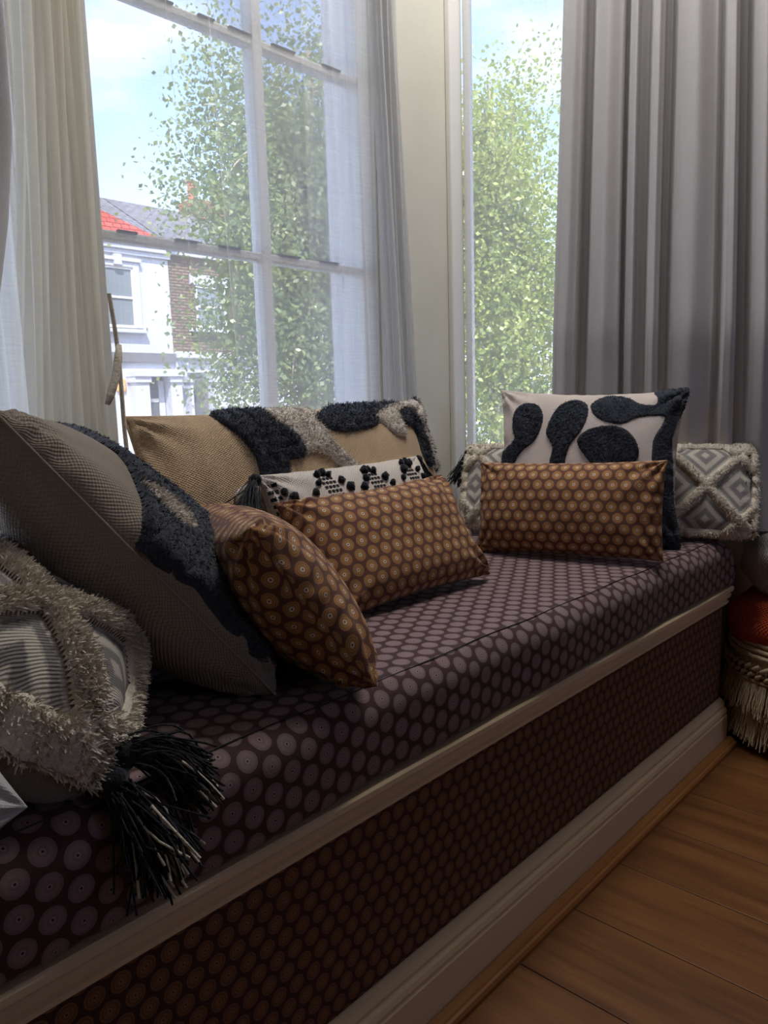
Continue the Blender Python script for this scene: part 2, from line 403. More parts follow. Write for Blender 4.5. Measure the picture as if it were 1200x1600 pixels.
wall('wall_front', MB().prism([(eR[0], eR[1]), (X1, eR[1]), (X1, eR[1]+.16), (eR[0]+.12, eR[1]+.16)], -.06, CEIL), 'cream room wall to the right of the curtain')
wall('wall_front', MB().prism([(X0, eL[1]), (eL[0], eL[1]), (eL[0]-.1, eL[1]+.16), (X0, eL[1]+.16)], -.06, CEIL), 'cream room wall to the left of the bay')
wall('wall_side', MB().box(X0-.1, X0, Y0, .8, -.06, CEIL), 'taupe room wall beside the bay, left end', MT['taupe'])
wall('wall_side', MB().box(X1, X1+.1, Y0, .8, -.06, CEIL), 'taupe room wall beside the bay, right end', MT['taupe'])
bw = MB(); bw.box(X0-.1, .9, Y0-.1, Y0, -.06, CEIL); bw.box(1.6, X1+.1, Y0-.1, Y0, -.06, CEIL); bw.box(.9, 1.6, Y0-.1, Y0, -.06, 1.2); bw.box(.9, 1.6, Y0-.1, Y0, 2.1, CEIL)  # unseen opening added in the back wall to let in fill daylight
wall('wall_back', bw, 'taupe wall at the far end of the room with an unseen opening added for fill light', MT['taupe'])
portal('portal_back', (1.25, Y0-.12, 1.65), (0, 1, 0), .7, .9)
struct(MB().box(X0-.1, X1+.1, Y0-.1, 1.45, CEIL, CEIL+.12).build('ceiling', MT['ceil']), 'white ceiling over the room and bay')
portal('portal_middle', (.96, 1.42, (ZS+ZT)/2), (0, -1, 0), .76, ZT-ZS)
pc = AR+DR*.3-NR*.15; portal('portal_right', (pc[0], pc[1], (ZS+ZT)/2), (NR[0], NR[1], 0), .58, ZT-ZS)
pc = AL+DL*.4-NL*.15; portal('portal_left', (pc[0], pc[1], (ZS+ZT)/2), (NL[0], NL[1], 0), .8, ZT-ZS)

# added fill light, shaped as a flush ceiling fitting, unseen above the frame
fill_lamp = tag(empty('added_fill_light', (FILL_LAMP[0], FILL_LAMP[1], CEIL)), 'added round fill light on the ceiling, unseen above the front of the bay', 'added fill light')
MB().lathe([(0, -.012), (.33, -.012), (.34, -.03), (.335, -.055), (.315, -.055), (.315, -.04)], (FILL_LAMP[0], FILL_LAMP[1], CEIL), 40).build('rim', MT['white'], fill_lamp, True)
b = NB('lamp diffuser'); em = b.n('ShaderNodeEmission'); em.inputs[0].default_value = (1, .975, .94, 1); em.inputs[1].default_value = FILL_LAMP_STRENGTH; b.l(em.outputs[0], b.out.inputs[0])
MB().lathe([(0, -.062), (.2, -.060), (.3, -.052), (.315, -.045)], (FILL_LAMP[0], FILL_LAMP[1], CEIL), 40).build('diffuser', b.m, fill_lamp, True)

# ------------------------------------------------------------------ windows
def window(name, origin, ax, out, width, zs, zt, bars, zbars, stile, label, dashes=False):
    """sash window in a plan frame: ax along the wall, out towards the street"""
    root = empty(name, (origin[0], origin[1], zs)); struct(root, label)
    o_ = np.array(origin); ax = np.array(ax); out = np.array(out)
    def bar(nm, s0, s1, z0, z1, t0=.010, t1=.048, mat='white'):
        m = MB(); m.obox(o_+ax*s0, o_+ax*s1, t0, t1, z0, z1, out); ob = m.build(nm, MT[mat], root, bevel=.003); return ob
    bar('stile', 0, stile, zs, zt); bar('stile', width-stile, width, zs, zt)
    bar('rail', stile, width-stile, zs, zs+.05); bar('rail', stile, width-stile, zt-.05, zt)
    bw_ = .024
    xs = [stile]+[x for x in bars]+[width-stile]; zz = [zs+.05]+list(zbars)+[zt-.05]
    for x in bars: bar('muntin', x-bw_/2, x+bw_/2, zs+.05, zt-.05, .012, .044)
    for z in zbars:
        for i in range(len(xs)-1):
            a = xs[i]+(bw_/2 if i > 0 else 0); c = xs[i+1]-(bw_/2 if i < len(xs)-2 else 0)
            bar('muntin', a, c, z-.008, z+.008, .014, .040)
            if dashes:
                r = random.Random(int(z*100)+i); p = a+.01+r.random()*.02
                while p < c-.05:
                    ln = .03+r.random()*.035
                    bar('dark_dash', p, min(p+ln, c), z+.0065, z+.0105, .010, .018, 'dark'); p += ln+.025+r.random()*.05  # short dark dashes along the muntin's top edge
    for i in range(len(xs)-1):
        for j in range(len(zz)-1):
            m = MB(); m.obox(o_+ax*(xs[i]-.002), o_+ax*(xs[i+1]+.002), .027, .030, zz[j]-.002, zz[j+1]+.002, out)
            m.build('pane', MT['glass'], root)
    m = MB(); m.obox(o_-ax*.004, o_+ax*(width+.004), -.035, .0, zs-.03, zs-.004, out); m.build('sill', MT['white'], root, bevel=.004)
    return root
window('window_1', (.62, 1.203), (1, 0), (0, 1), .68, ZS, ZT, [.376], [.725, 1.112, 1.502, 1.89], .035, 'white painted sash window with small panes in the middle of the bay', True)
window('window_2', AR+DR*.016, DR, -NR, .545, ZS, ZT, [], [1.93], .016, 'tall narrow sash window on the right beside the grey curtain')
window('window_3', AL+DL*.016, DL, -NL, .77, ZS, ZT, [], [1.5], .03, 'sash window at the left edge behind bunched voile')
# beads on the pier by the middle window and the architrave of the right window
MB().box(1.300, 1.318, 1.186, 1.2, ZS, ZT).box(1.322, 1.330, 1.190, 1.2, ZS, ZT).build('trim_1', MT['white'], bevel=.003)
m = MB(); m.prism([(1.548, 1.184), (1.590, 1.184), (1.598, 1.19), (1.592, 1.2), (1.548, 1.2)], .5, CEIL-.002); struct(m.build('trim_2', MT['white'], bevel=.004), 'white architrave strip beside the right window')
struct(bpy.data.objects['trim_1'], 'white staff bead beside the middle window')

# ------------------------------------------------------------------ bench
BX0, BX1 = -.02, 1.80
bench = tag(empty('window_seat', (.9, .8, 0)), 'built-in window seat with brown disc-print front, cream rail and skirting', 'window seat')
def plan_clip(y0, y1, inset=.004):
    """bench plan between depths y0 and y1, inside the bay walls"""
    xr = lambda y: min(BX1, (AR+DR*((y-AR[1])/DR[1]))[0]-inset) ; xl = lambda y: max(BX0, (AL+DL*((y-AL[1])/DL[1]))[0]+inset)
    return xl, xr
xl, xr = plan_clip(0, 0)
poly = [(BX0+.01, .612), (BX1-.01, .612)]+[(xr(y), y) for y in (.74, 1.19)]+[(xl(y), y) for y in (1.19, .70, .62)]
MB().prism(poly, .001, .384).build('carcass', MT['cream'], bench)
px0, px1 = BX0+.005, BX1-.005
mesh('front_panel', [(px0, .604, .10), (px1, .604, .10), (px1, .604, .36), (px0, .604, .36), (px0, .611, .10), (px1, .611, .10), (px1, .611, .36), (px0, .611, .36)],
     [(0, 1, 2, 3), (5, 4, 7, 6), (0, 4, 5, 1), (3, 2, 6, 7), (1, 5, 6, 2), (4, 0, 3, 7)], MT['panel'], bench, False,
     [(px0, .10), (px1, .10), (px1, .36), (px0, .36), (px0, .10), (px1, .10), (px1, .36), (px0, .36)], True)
rail = [(.612, .342), (.597, .342), (.592, .345), (.591, .351), (.596, .353), (.594, .357), (.588, .360), (.586, .366), (.590, .369), (.585, .372), (.581, .377), (.581, .384), (.584, .387), (.612, .387)]
MB().extrude_x(rail[::-1], BX0, BX1).build('top_rail', MT['cream'], bench)
sk = [(.612, .002), (.585, .002), (.585, .074), (.588, .078), (.586, .083), (.588, .090), (.594, .095), (.592, .100), (.596, .108), (.602, .113), (.612, .115)]
MB().extrude_x(sk[::-1], BX0, BX1).build('skirting_board', MT['cream'], bench)
bead = [(.584, 0.0), (.5635, 0.0), (.5635, .007), (.566, .012), (.570, .013), (.572, .016), (.577, .019), (.584, .020)]
struct(MB().extrude_x(bead[::-1], BX0, BX1+.01).build('trim_3', MT['beadwood']), 'oak beading along the foot of the window seat')

# seat cushion: one profile swept along the bench, cut to the bay
prof = []
for y, z in ((.622, .3885), (.600, .3885)): prof.append((y, z))
for a in np.linspace(-90, 0, 6): prof.append((.596-.014*math.cos(math.radians(a)), .403+.014*math.sin(math.radians(a))))
for z in (.42, .435, .45): prof.append((.582, z))
for a in np.linspace(0, 90, 10): prof.append((.620-.038*math.cos(math.radians(a)), .462+.038*math.sin(math.radians(a))))
for y in np.linspace(.65, 1.15, 26): prof.append((y, SEAT))
for a in np.linspace(90, 0, 6): prof.append((1.17+.014*math.cos(math.radians(a)), .486+.014*math.sin(math.radians(a))))
prof.append((1.184, .3885))
prof = np.array(prof); arc = np.r_[0, np.cumsum(np.linalg.norm(np.diff(prof, axis=0), axis=1))]
NX = 120; V = []; U = []
for i in range(NX):
    t = i/(NX-1)
    for (y, z), a in zip(prof, arc):
        x0, x1 = xl(max(y, .6))+.004, xr(y)-.004
        x = x0+(x1-x0)*t
        e = min(t, 1-t)*1.8; rz = .03*max(0, 1-e/.035)**2
        zz = z-(rz if z > .44 else 0)
        wob = .0022*math.sin(x*9+1)+.0016*math.sin(x*23+y*11)
        yy = y+(wob if y < .6 else 0); zz += (.0015*math.sin(x*7+y*13)*(1 if y > .62 else 0))*0
        V.append((x, yy, zz)); U.append((x, a))
n = len(prof)
F = [tuple(int(q) for q in f) for f in grid_faces(NX, n)]+[tuple(range(n-1, -1, -1))[::-1], tuple(range((NX-1)*n, NX*n))[::-1], ]
F += [(i*n, (i+1)*n, (i+1)*n+n-1, i*n+n-1)[::-1] for i in range(NX-1)]
seat = tag(empty('seat_cushion', (.9, .85, .3885)), 'long plum seat cushion printed with grey lilac discs on the window seat', 'cushion')
so = mesh('cover', V, F, MT['seat'], seat, True, U, True)
tubes('seam', [[(x, .6065+.0012*math.sin(x*31), .4985+.0006*math.sin(x*17)) for x in np.linspace(.05, 1.76, 120)]], [.0008], MT['dark'], seat)
# ------------------------------------------------------------------ exterior
MT['asphalt'] = paint('asphalt', sr(120, 120, 124), .9, .15, .5)
MT['paving'] = paint('concrete paving', sr(186, 182, 174), .9, .1, .3)
MT['slate'] = None
def roof_mat(name, c1, c2, sx, sy):
    b = NB(name); uv = b.uv(); br = b.n('ShaderNodeTexBrick'); br.inputs['Scale'].default_value = 1
    br.inputs['Color1'].default_value = c1; br.inputs['Color2'].default_value = c2; br.inputs['Mortar'].default_value = tuple(x*.45 for x in c1[:3])+(1,)
    br.inputs['Brick Width'].default_value = sx; br.inputs['Row Height'].default_value = sy; br.inputs['Mortar Size'].default_value = .012
    b.l(uv, br.inputs['Vector']); b.pbsdf(br.outputs[0], .8, b.bump(br.outputs['Fac'], -.6, .01)); return b.m
MT['slate'] = roof_mat('grey roof slate', sr(116, 114, 118), sr(132, 130, 134), .22, .14)
MT['redtile'] = roof_mat('red roof tile', sr(178, 74, 66), sr(196, 92, 80), .17, .11)
MT['brick'] = roof_mat('brown stock brick', sr(124, 104, 90), sr(146, 122, 104), .17, .06)
MT['redbrick'] = roof_mat('red chimney brick', sr(176, 112, 86), sr(196, 134, 104), .17, .06)
MT['stucco'] = paint('white stucco', sr(200, 202, 212), .85, .04, .3)
MT['band'] = paint('grey painted string course', sr(118, 116, 120), .8)
MT['housepane'] = None
b = NB('dim window pane'); b.pbsdf(sr(128, 136, 142), .15, None, .5); MT['housepane'] = b.m
b = NB('net curtain behind glass'); b.pbsdf(sr(150, 156, 160), .6); MT['net'] = b.m
MT['door'] = paint('dark grey front door', sr(96, 98, 104), .5)
MT['pot'] = paint('orange clay chimney pot', sr(196, 110, 84), .8)
MT['alarm'] = paint('pale orange plastic', sr(240, 178, 112), .5)
GZ = -.62; HY = 14.0
struct(MB().box(-30, 60, 3.2, 12.2, GZ-.3, GZ).build('street', MT['asphalt']), 'asphalt street between the houses')
struct(MB().box(-30, 60, 12.2, 14.2, GZ-.3, GZ+.07).build('pavement', MT['paving']), 'pavement in front of the houses opposite')
struct(MB().box(-30, 60, 1.41, 3.2, GZ-.3, GZ+.07).build('pavement', MT['paving']), 'pavement under the bay window')
def quad_uv(name, P, mat, parent, thick=.06):
    """sloping roof slab with metric UVs"""
    P = [Vector(p) for p in P]; ux = (P[1]-P[0]).normalized(); nn = (P[1]-P[0]).cross(P[-1]-P[0]).normalized(); uy = nn.cross(ux)
    k = len(P); V = [tuple(p) for p in P]+[tuple(p-nn*thick) for p in P]
    U = [((p-P[0]).dot(ux), (p-P[0]).dot(uy)) for p in P]*2
    return mesh(name, V, [tuple(range(k)), tuple(range(2*k-1, k-1, -1))]+[(i, k+i, k+(i+1) % k, (i+1) % k) for i in range(k)], mat, parent, False, U, True)
def brick_box(name, x0, x1, y0, y1, z0, z1, mat, parent):
    m = MB().box(x0, x1, y0, y1, z0, z1)
    me = mesh(name, [m.v[i] for f in m.f for i in f], [tuple(range(4*k, 4*k+4)) for k in range(6)], mat, parent, False,
              [((p[0]+p[1]), p[2]) for p in ([m.v[i] for f in m.f for i in f])], True)
    return me
def house_window(root, x0, x1, z0, z1, surround=True, two=True):
    y = HY
    w = MB().box(x0-.01, x1+.01, y-.004, y+.03, z0-.01, z1+.01).build('window_recess', MT['band'], root)
    MB().box(x0+.03, x1-.03, y-.008, y-.0045, z0+.03, z1-.03).build('pane', MT['housepane'], w)
    MB().box(x0+.05, x1-.05, y-.0045+.0005, y-.004, z0+.05, z1-.05).build('net_curtain', MT['net'], w)
    f = MB(); f.box(x0, x0+.035, y-.03, y, z0, z1); f.box(x1-.035, x1, y-.03, y, z0, z1); f.box(x0+.035, x1-.035, y-.03, y, z0, z0+.05); f.box(x0+.035, x1-.035, y-.03, y, z1-.04, z1)
    f.box(x0+.035, x1-.035, y-.034, y-.002, (z0+z1)/2-.02, (z0+z1)/2+.02); f.build('sash_frame', MT['white'], w)
    if surround:
        s_ = MB(); s_.box(x0-.13, x0, y-.06, y, z0, z1+.1); s_.box(x1, x1+.13, y-.06, y, z0, z1+.1); s_.box(x0, x1, y-.06, y, z1, z1+.1)
        s_.box(x0-.17, x1+.17, y-.10, y, z1+.1, z1+.17); s_.box((x0+x1)/2-.08, (x0+x1)/2+.08, y-.12, y, z1+.02, z1+.22); s_.build('surround', MT['stucco'], w, bevel=.01)
    MB().box(x0-.2, x1+.2, y-.13, y, z0-.1, z0-.03).build('sill', MT['stucco'], w, bevel=.01)
def porch(root, xs, x_end):
    """ground floor: pilasters with recessed doors between"""
    for i, (a, c) in enumerate(xs):
        p = MB(); p.box(a, c, HY-.28, HY, GZ+.07, 1.30); p.box(a-.03, c+.03, HY-.32, HY, 1.30, 1.42); p.box(a-.03, c+.03, HY-.32, HY, GZ+.07, GZ+.3)
        p.build('pilaster', MT['stucco'], root, bevel=.01)
wh = tag(empty('house', (6.4, HY, GZ)), 'white stuccoed house opposite with a red tiled roof corner and grey band', 'house')
MB().box(2.0, 8.9, HY, HY+5, GZ, 3.95).build('wall', MT['stucco'], wh)
MB().box(1.95, 8.93, HY-.12, HY, 3.83, 3.97).box(1.95, 8.93, HY-.07, HY, 3.74, 3.83).build('cornice', MT['stucco'], wh, bevel=.01)
MB().box(2.0, 8.9, HY-.08, HY, 1.70, 1.89).build('string_course', MT['band'], wh, bevel=.01)
quad_uv('slate_roof', [(1.9, HY-.15, 3.98), (8.95, HY-.15, 3.98), (8.95, HY+2.5, 5.42), (1.9, HY+2.5, 5.42)], MT['slate'], wh)
quad_uv('red_roof', [(3.6, HY-.25, 4.0), (8.55, HY-.25, 4.10), (6.3, HY+.35, 5.02)], MT['redtile'], wh)
MB().box(8.84, 8.98, HY-.2, HY+2.5, 3.95, 4.10).build('parapet', MT['stucco'], wh)
for x0 in (7.43, 5.6, 3.8): house_window(wh, x0, x0+.66, 2.36, 3.50)
porch(wh, [(7.84, 8.14), (8.62, 8.88)], 8.9)
MB().box(8.14, 8.62, HY-.02, HY, GZ+.07, 1.42).build('porch_recess', MT['band'], wh)
dr = MB().box(8.20, 8.45, HY-.05, HY-.02, GZ+.07, .92).build('door', MT['door'], wh); MB().box(8.20, 8.45, HY-.06, HY-.02, .92, .99).build('transom', MT['white'], dr)
MB().box(8.47, 8.6, HY-.04, HY-.02, GZ+.07, 1.35).build('door_jamb', MT['stucco'], wh)
MB().box(7.8, 8.95, HY-.36, HY, 1.42, 1.52).build('porch_lintel', MT['stucco'], wh)
house_window(wh, 5.4, 7.0, -.1, 1.2)
al = tag(empty('alarm_box', (7.66, HY, 1.14)), 'small pale orange alarm box on the white house wall', 'alarm box')
MB().box(7.57, 7.77, HY-.06, HY, 1.14, 1.38).build('case', MT['alarm'], al, bevel=.03)
MB().box(7.62, 7.72, HY-.067, HY-.06, 1.25, 1.29).box(7.62, 7.72, HY-.067, HY-.06, 1.20, 1.215).build('lettering_strip', MT['stucco'], al)
bh = tag(empty('house', (12, HY, GZ)), 'brown brick house opposite with white ground floor, behind the tree', 'house')
brick_box('brick_wall', 8.9, 16.0, HY, HY+5, 1.92, 3.97, MT['brick'], bh)
MB().box(8.905, 16.0, HY-.01, HY+5, GZ, 1.92).build('ground_floor_wall', MT['stucco'], bh)
MB().box(8.92, 16.0, HY-.16, HY, 1.80, 1.93).box(8.92, 16, HY-.10, HY, 1.5, 1.56).build('fascia', MT['stucco'], bh, bevel=.01)
MB().box(8.9, 16, HY-.12, HY, 3.85, 3.98).build('cornice', MT['stucco'], bh)
quad_uv('slate_roof', [(8.98, HY-.15, 3.99), (16.05, HY-.15, 3.99), (16.05, HY+2.5, 5.42), (8.98, HY+2.5, 5.42)], MT['slate'], bh)
for x0 in (9.5, 11.2, 12.9, 14.6):
    house_window(bh, x0, x0+.75, 2.45, 3.3, False); MB().box(x0-.12, x0+.87, HY-.05, HY, 3.31, 3.52).build('lintel', MT['stucco'], bh)
porch(bh, [(9.14-.05, 9.14), (9.66, 9.98), (10.9, 11.2)], 0)
MB().box(9.14, 9.66, HY-.03, HY-.01, GZ+.07, 1.42).build('porch_recess', MT['band'], bh)
MB().box(9.22, 9.5, HY-.06, HY-.03, GZ+.07, 1.2).build('door', MT['door'], bh)
house_window(bh, 10.25, 10.7, .1, 1.3); house_window(bh, 12.2, 13.4, -.1, 1.3)
ch = empty('chimney', (0, 0, 0)); ch.parent = bh; ch.matrix_parent_inverse = wmat(bh).inverted()
brick_box('stack', 11.15, 12.5, HY+2.2, HY+2.9, 4.9, 5.72, MT['redbrick'], ch)
for x in (11.33, 12.0): MB().lathe([(.0, 0), (.13, 0), (.10, .42), (.13, .45), (.12, .48), (0, .48)], (x, HY+2.55, 5.72), 12).build('pot', MT['pot'], ch)
rh = tag(empty('house', (20, HY, GZ)), 'pale far house at the end of the row behind foliage', 'house')
MB().box(16.05, 34, HY, HY+5, GZ, 3.9).build('wall', MT['stucco'], rh)
quad_uv('roof', [(16, HY-.15, 3.9), (34, HY-.15, 3.9), (34, HY+2.5, 5.3), (16, HY+2.5, 5.3)], MT['slate'], rh)
for x0 in (17, 19.5, 22, 25, 28): house_window(rh, x0, x0+.8, 2.3, 3.4); house_window(rh, x0, x0+1.3, -.1, 1.3)

# trees
def leaf_mat(name, c1, c2):
    b = NB(name); g = b.n('ShaderNodeNewGeometry'); col = b.mix(g.outputs['Random Per Island'], c1, c2)
    df = b.n('ShaderNodeBsdfDiffuse'); b.l(col, df.inputs[0]); tl = b.n('ShaderNodeBsdfTranslucent'); b.l(b.mix(.5, col, sr(190, 205, 90)), tl.inputs[0])
    gl = b.n('ShaderNodeBsdfGlossy'); gl.inputs['Roughness'].default_value = .4
    m1 = b.n('ShaderNodeMixShader'); m1.inputs[0].default_value = .4; b.l(df.outputs[0], m1.inputs[1]); b.l(tl.outputs[0], m1.inputs[2])
    m2 = b.n('ShaderNodeMixShader'); m2.inputs[0].default_value = .06; b.l(m1.outputs[0], m2.inputs[1]); b.l(gl.outputs[0], m2.inputs[2]); b.l(m2.outputs[0], b.out.inputs[0]); return b.m
MT['leaf_a'] = leaf_mat('mid green leaves', sr(84, 106, 56), sr(156, 170, 108))
MT['leaf_b'] = leaf_mat('yellow green leaves', sr(120, 140, 62), sr(196, 204, 120))
MT['bark'] = paint('pale birch bark', sr(176, 164, 150), .9, .25, .8)
def tree(name, label, base, ctr, rad, n_leaf, mat, seed, size=.075):
    r = np.random.default_rng(seed); root = tag(empty(name, base), label, 'tree', 'street trees outside the bay')
    base = np.array(base, float); ctr = np.array(ctr, float); rad = np.array(rad, float)
    top = ctr+np.array([0, 0, rad[2]*.75])
    tr_ = [base+(top-base)*t+np.array([math.sin(t*5+seed)*.12, math.cos(t*4)*.1, 0])*t for t in np.linspace(0, 1, 12)]
    tk = tubes('trunk', [tr_], [np.linspace(.14, .02, 12)], MT['bark'], root, 8)
    ends = []; paths = []; radii = []
    for k in range(46):
        t = .25+.72*r.random(); i = min(int(t*11), 10); s = np.array(tr_[i])
        d_ = r.normal(size=3); d_ /= np.linalg.norm(d_); e = ctr+rad*d_*(.55+.45*r.random())
        e[2] = max(e[2], s[2]-.6)
        mid = (s+e)/2+np.array([0, 0, .25]); P = [(1-q)**2*s+2*q*(1-q)*mid+q*q*e+np.array([0, 0, -.25*q**3]) for q in np.linspace(0, 1, 8)]
        paths.append(P); radii.append(np.linspace(.035, .006, 8)); ends.append(P)
    for P, rr in zip(paths, radii): tubes('branch', [P], [rr], MT['bark'], root, 5)
    # leaves hang in sprays along the branches and fill the crown
    nb = int(n_leaf*.62); pk = r.integers(0, len(ends), nb); tt = r.uniform(.3, 1.0, nb)
    Pe = np.array(ends); idx = tt*7; i0 = np.clip(idx.astype(int), 0, 6); fr = (idx-i0)[:, None]
    C = Pe[pk, i0]*(1-fr)+Pe[pk, i0+1]*fr+r.normal(size=(nb, 3))*np.array([.24, .24, .26]); C[:, 2] -= np.abs(r.normal(size=nb))*.2
    nf = n_leaf-nb; cl = 150; dirs = r.normal(size=(cl, 3)); dirs /= np.linalg.norm(dirs, axis=1)[:, None]
    cc = ctr+dirs*rad*(r.random(cl)[:, None]**.4)*.93; q = r.integers(0, cl, nf)
    C2 = cc[q]+r.normal(size=(nf, 3))*.24; C = np.r_[C, C2]; n = len(C)
    ax = r.normal(size=(n, 3))*np.array([1, 1, .55])+np.array([0, 0, -.55]); ax /= np.linalg.norm(ax, axis=1)[:, None]
    sd_ = np.cross(ax, r.normal(size=(n, 3))); sd_ /= np.linalg.norm(sd_, axis=1)[:, None]; nn = np.cross(ax, sd_)
    s = size*(.6+.7*r.random((n, 1)))
    V = np.stack([C, C+ax*s*.45+sd_*s*.36+nn*s*.08, C+ax*s+nn*s*.02, C+ax*s*.45-sd_*s*.36+nn*s*.08], 1).reshape(-1, 3)
    o = mesh('foliage', V, np.arange(4*n).reshape(-1, 4), mat, root, False, None, True); o['kind'] = 'stuff'
    return root
tree('birch_tree', 'leafy green birch across the middle window', (6.5, 7.2, GZ), (6.4, 7.1, 2.8), (1.8, 1.5, 2.8), 60000, MT['leaf_a'], 3, .062)
tree('birch_tree', 'yellow green birch filling the tall right window', (8.9, 6.0, GZ), (8.75, 6.1, 2.3), (1.9, 1.5, 3.3), 56000, MT['leaf_b'], 5, .062)
tree('birch_tree', 'leafy birch between the two nearer trees, mostly behind the pier', (10.6, 9.4, GZ), (10.2, 9.2, 2.6), (2.3, 1.6, 2.7), 18000, MT['leaf_a'], 8, .08)

# ------------------------------------------------------------------ curtains and voile
def cloth(name, plan, z0, z1, nz, mat, parent=None, warp=None, nrm_amp=None):
    """plan(t, z) -> (x, y) for arrays t in 0..1; hangs between z0 and z1"""
    t = np.linspace(0, 1, nrm_amp or 240); zz = np.linspace(z0, z1, nz); V = []; U = []
    T, Z = np.meshgrid(t, zz, indexing='ij')
    X, Y = plan(T, Z)
    V = np.stack([X, Y, Z], -1).reshape(-1, 3)
    if warp is not None: V = warp(V)
    seg = np.r_[0, np.cumsum(np.hypot(np.diff(X[:, 0]), np.diff(Y[:, 0])))]
    U = np.stack([np.repeat(seg, nz), Z.ravel()], -1)
    return mesh(name, V, grid_faces(len(t), nz), mat, parent, True, U, True)
def interp_smooth(x, xp, fp):
    i = np.clip(np.searchsorted(xp, x)-1, 0, len(xp)-2); q = np.clip((x-xp[i])/(xp[i+1]-xp[i]), 0, 1); q = q*q*(3-2*q)
    return fp[i]*(1-q)+fp[i+1]*q
# right grey curtain: folds read off one by one
fold = np.array([(842, .2), (856, .7), (872, 1), (882, .8), (889, .0), (895, 0), (903, .75), (924, 1), (944, .8), (950, .1), (956, .65), (966, .8), (971, .1), (985, 0), (991, .85), (1000, 1), (1007, .8), (1012, .05), (1020, .0), (1028, .7), (1056, .95), (1085, .7), (1096, .35), (1102, .95), (1112, 1), (1119, .75), (1124, .05), (1137, .0), (1143, .75), (1160, 1), (1178, .75), (1184, .1), (1190, .5), (1206, .95), (1216, .4)])
us, ud = fold[:, 0], fold[:, 1]
def u2s(u): return np.interp(u, [850, 965, 1080, 1195, 1240], [.245, .415, .575, .725, .783])
def plan_right(T, Z):
    u = 842+(1216-842)*T; h = np.clip((2.0-Z)/1.5, 0, 1.2)
    uu = u+3.0*np.sin(Z*2.1+u*.03)*h
    dep = interp_smooth(uu, us, ud)*(.080+.022*h)*(.30+.70*np.clip((Z-.66)/.30, 0, 1))
    dep = dep+.006*np.sin(Z*7+u*.11)*.4
    s = u2s(u); s = .47+(s-.47)*(.90+.17*h)
    off = .016+dep
    over = np.clip(s-.60, 0, 1)
    return AR[0]+DR[0]*s+NR[0]*off, AR[1]+DR[1]*s+NR[1]*off
gc = tag(empty('curtain', (1.75, .8, .52)), 'heavy grey curtain hanging in deep folds beside the tall right window', 'curtain')
cloth('drape', plan_right, .512, 2.50, 60, MT['curtain'], gc, None, 420)
g2 = tag(empty('curtain', (.35, .9, .52)), 'dark edge of a grey curtain at the far left of the frame', 'curtain')
def plan_left(T, Z):
    s = .27+.20*(lambda q: q*q*(3-2*q))(np.clip((1.20-Z)/.5, 0, 1))+.50*T; off = .054+.022*np.sin(T*38)
    return AL[0]+DL[0]*s+NL[0]*off, AL[1]+DL[1]*s+NL[1]*off
cloth('drape', plan_left, .512, 2.50, 20, MT['curtain'], g2, None, 160)
# middle voile with a few pinched folds
pin = [(.690, .016, .016), (.765, .022, .018), (.850, .020, .016), (1.060, .008, .010), (1.135, .007, .009), (1.210, .008, .009)]
def plan_mid(T, Z):
    x = .598+(1.262-.598)*T; y = 1.166+.004*np.sin(x*31)+.003*np.sin(x*71+Z*1.5)
    for k, (c, a, w_) in enumerate(pin):
        cz = c+(1.25-Z)*.05*(1 if c < .95 else .2)+.005*np.sin(Z*3.1+k)
        q = (x-cz)/w_; y = y-a*np.exp(-q*q); x = x-a*.55*q*np.exp(-q*q*.8)
    return x, y
v1 = tag(empty('voile', (.93, 1.166, .56)), 'white voile panel hanging flat across the middle window', 'voile')
cloth('panel', plan_mid, .53, 2.50, 40, MT['sheer'], v1, None, 900)
# bunched voile at the left of the middle window
def plan_bl(T, Z):
    h = np.clip((1.6-Z)/1.0, 0, 1)
    x0 = .512-.085*np.clip(1.4-Z, -.3, .75); x1 = .592+.012*h; c = x0+(x1-x0)*T
    ph = T*2*PI*6.5
    yy = 1.075+.055*T
    return c*yy/1.13+.009*np.sin(ph*2+.5)+.004*np.sin(Z*6+T*20), yy+.016*np.sin(ph)+.005*np.sin(ph*.37+Z*3)
v2 = tag(empty('voile', (.55, 1.13, .53)), 'cream voile gathered into a bunch at the left of the middle window', 'voile')
cloth('gather', plan_bl, .53, 2.50, 50, MT['sheer_warm'], v2, None, 420)
tubes('hem_cord', [[(.598+.016*q+.003*math.sin(q*6), 1.105, 1.0-.30*q) for q in np.linspace(0, 1, 14)]], [.0035], MT['yarn'], v2)
tb = [(.606, 1.100, .925), (.600, 1.094, .905), (.590, 1.088, .875), (.578, 1.084, .850), (.570, 1.082, .835)]
V = []; 
for i, p in enumerate(tb):
    w_ = .0055 if i in (1, 2, 3) else .003; V += [(p[0]-w_*.9, p[1], p[2]+w_*.4), (p[0]+w_*.9, p[1]-.002, p[2]-w_*.3), (p[0]+w_*.9, p[1]+.002, p[2]-w_*.3), (p[0]-w_*.9, p[1]+.004, p[2]+w_*.4)]
F = []
for i in range(len(tb)-1):
    for q in range(4): F.append((4*i+q, 4*i+(q+1) % 4, 4*i+4+(q+1) % 4, 4*i+4+q))
F += [(3, 2, 1, 0), tuple(4*(len(tb)-1)+q for q in range(4))]
mesh('tieback_tape', V, F, MT['yarn'], v2, True, None, True)
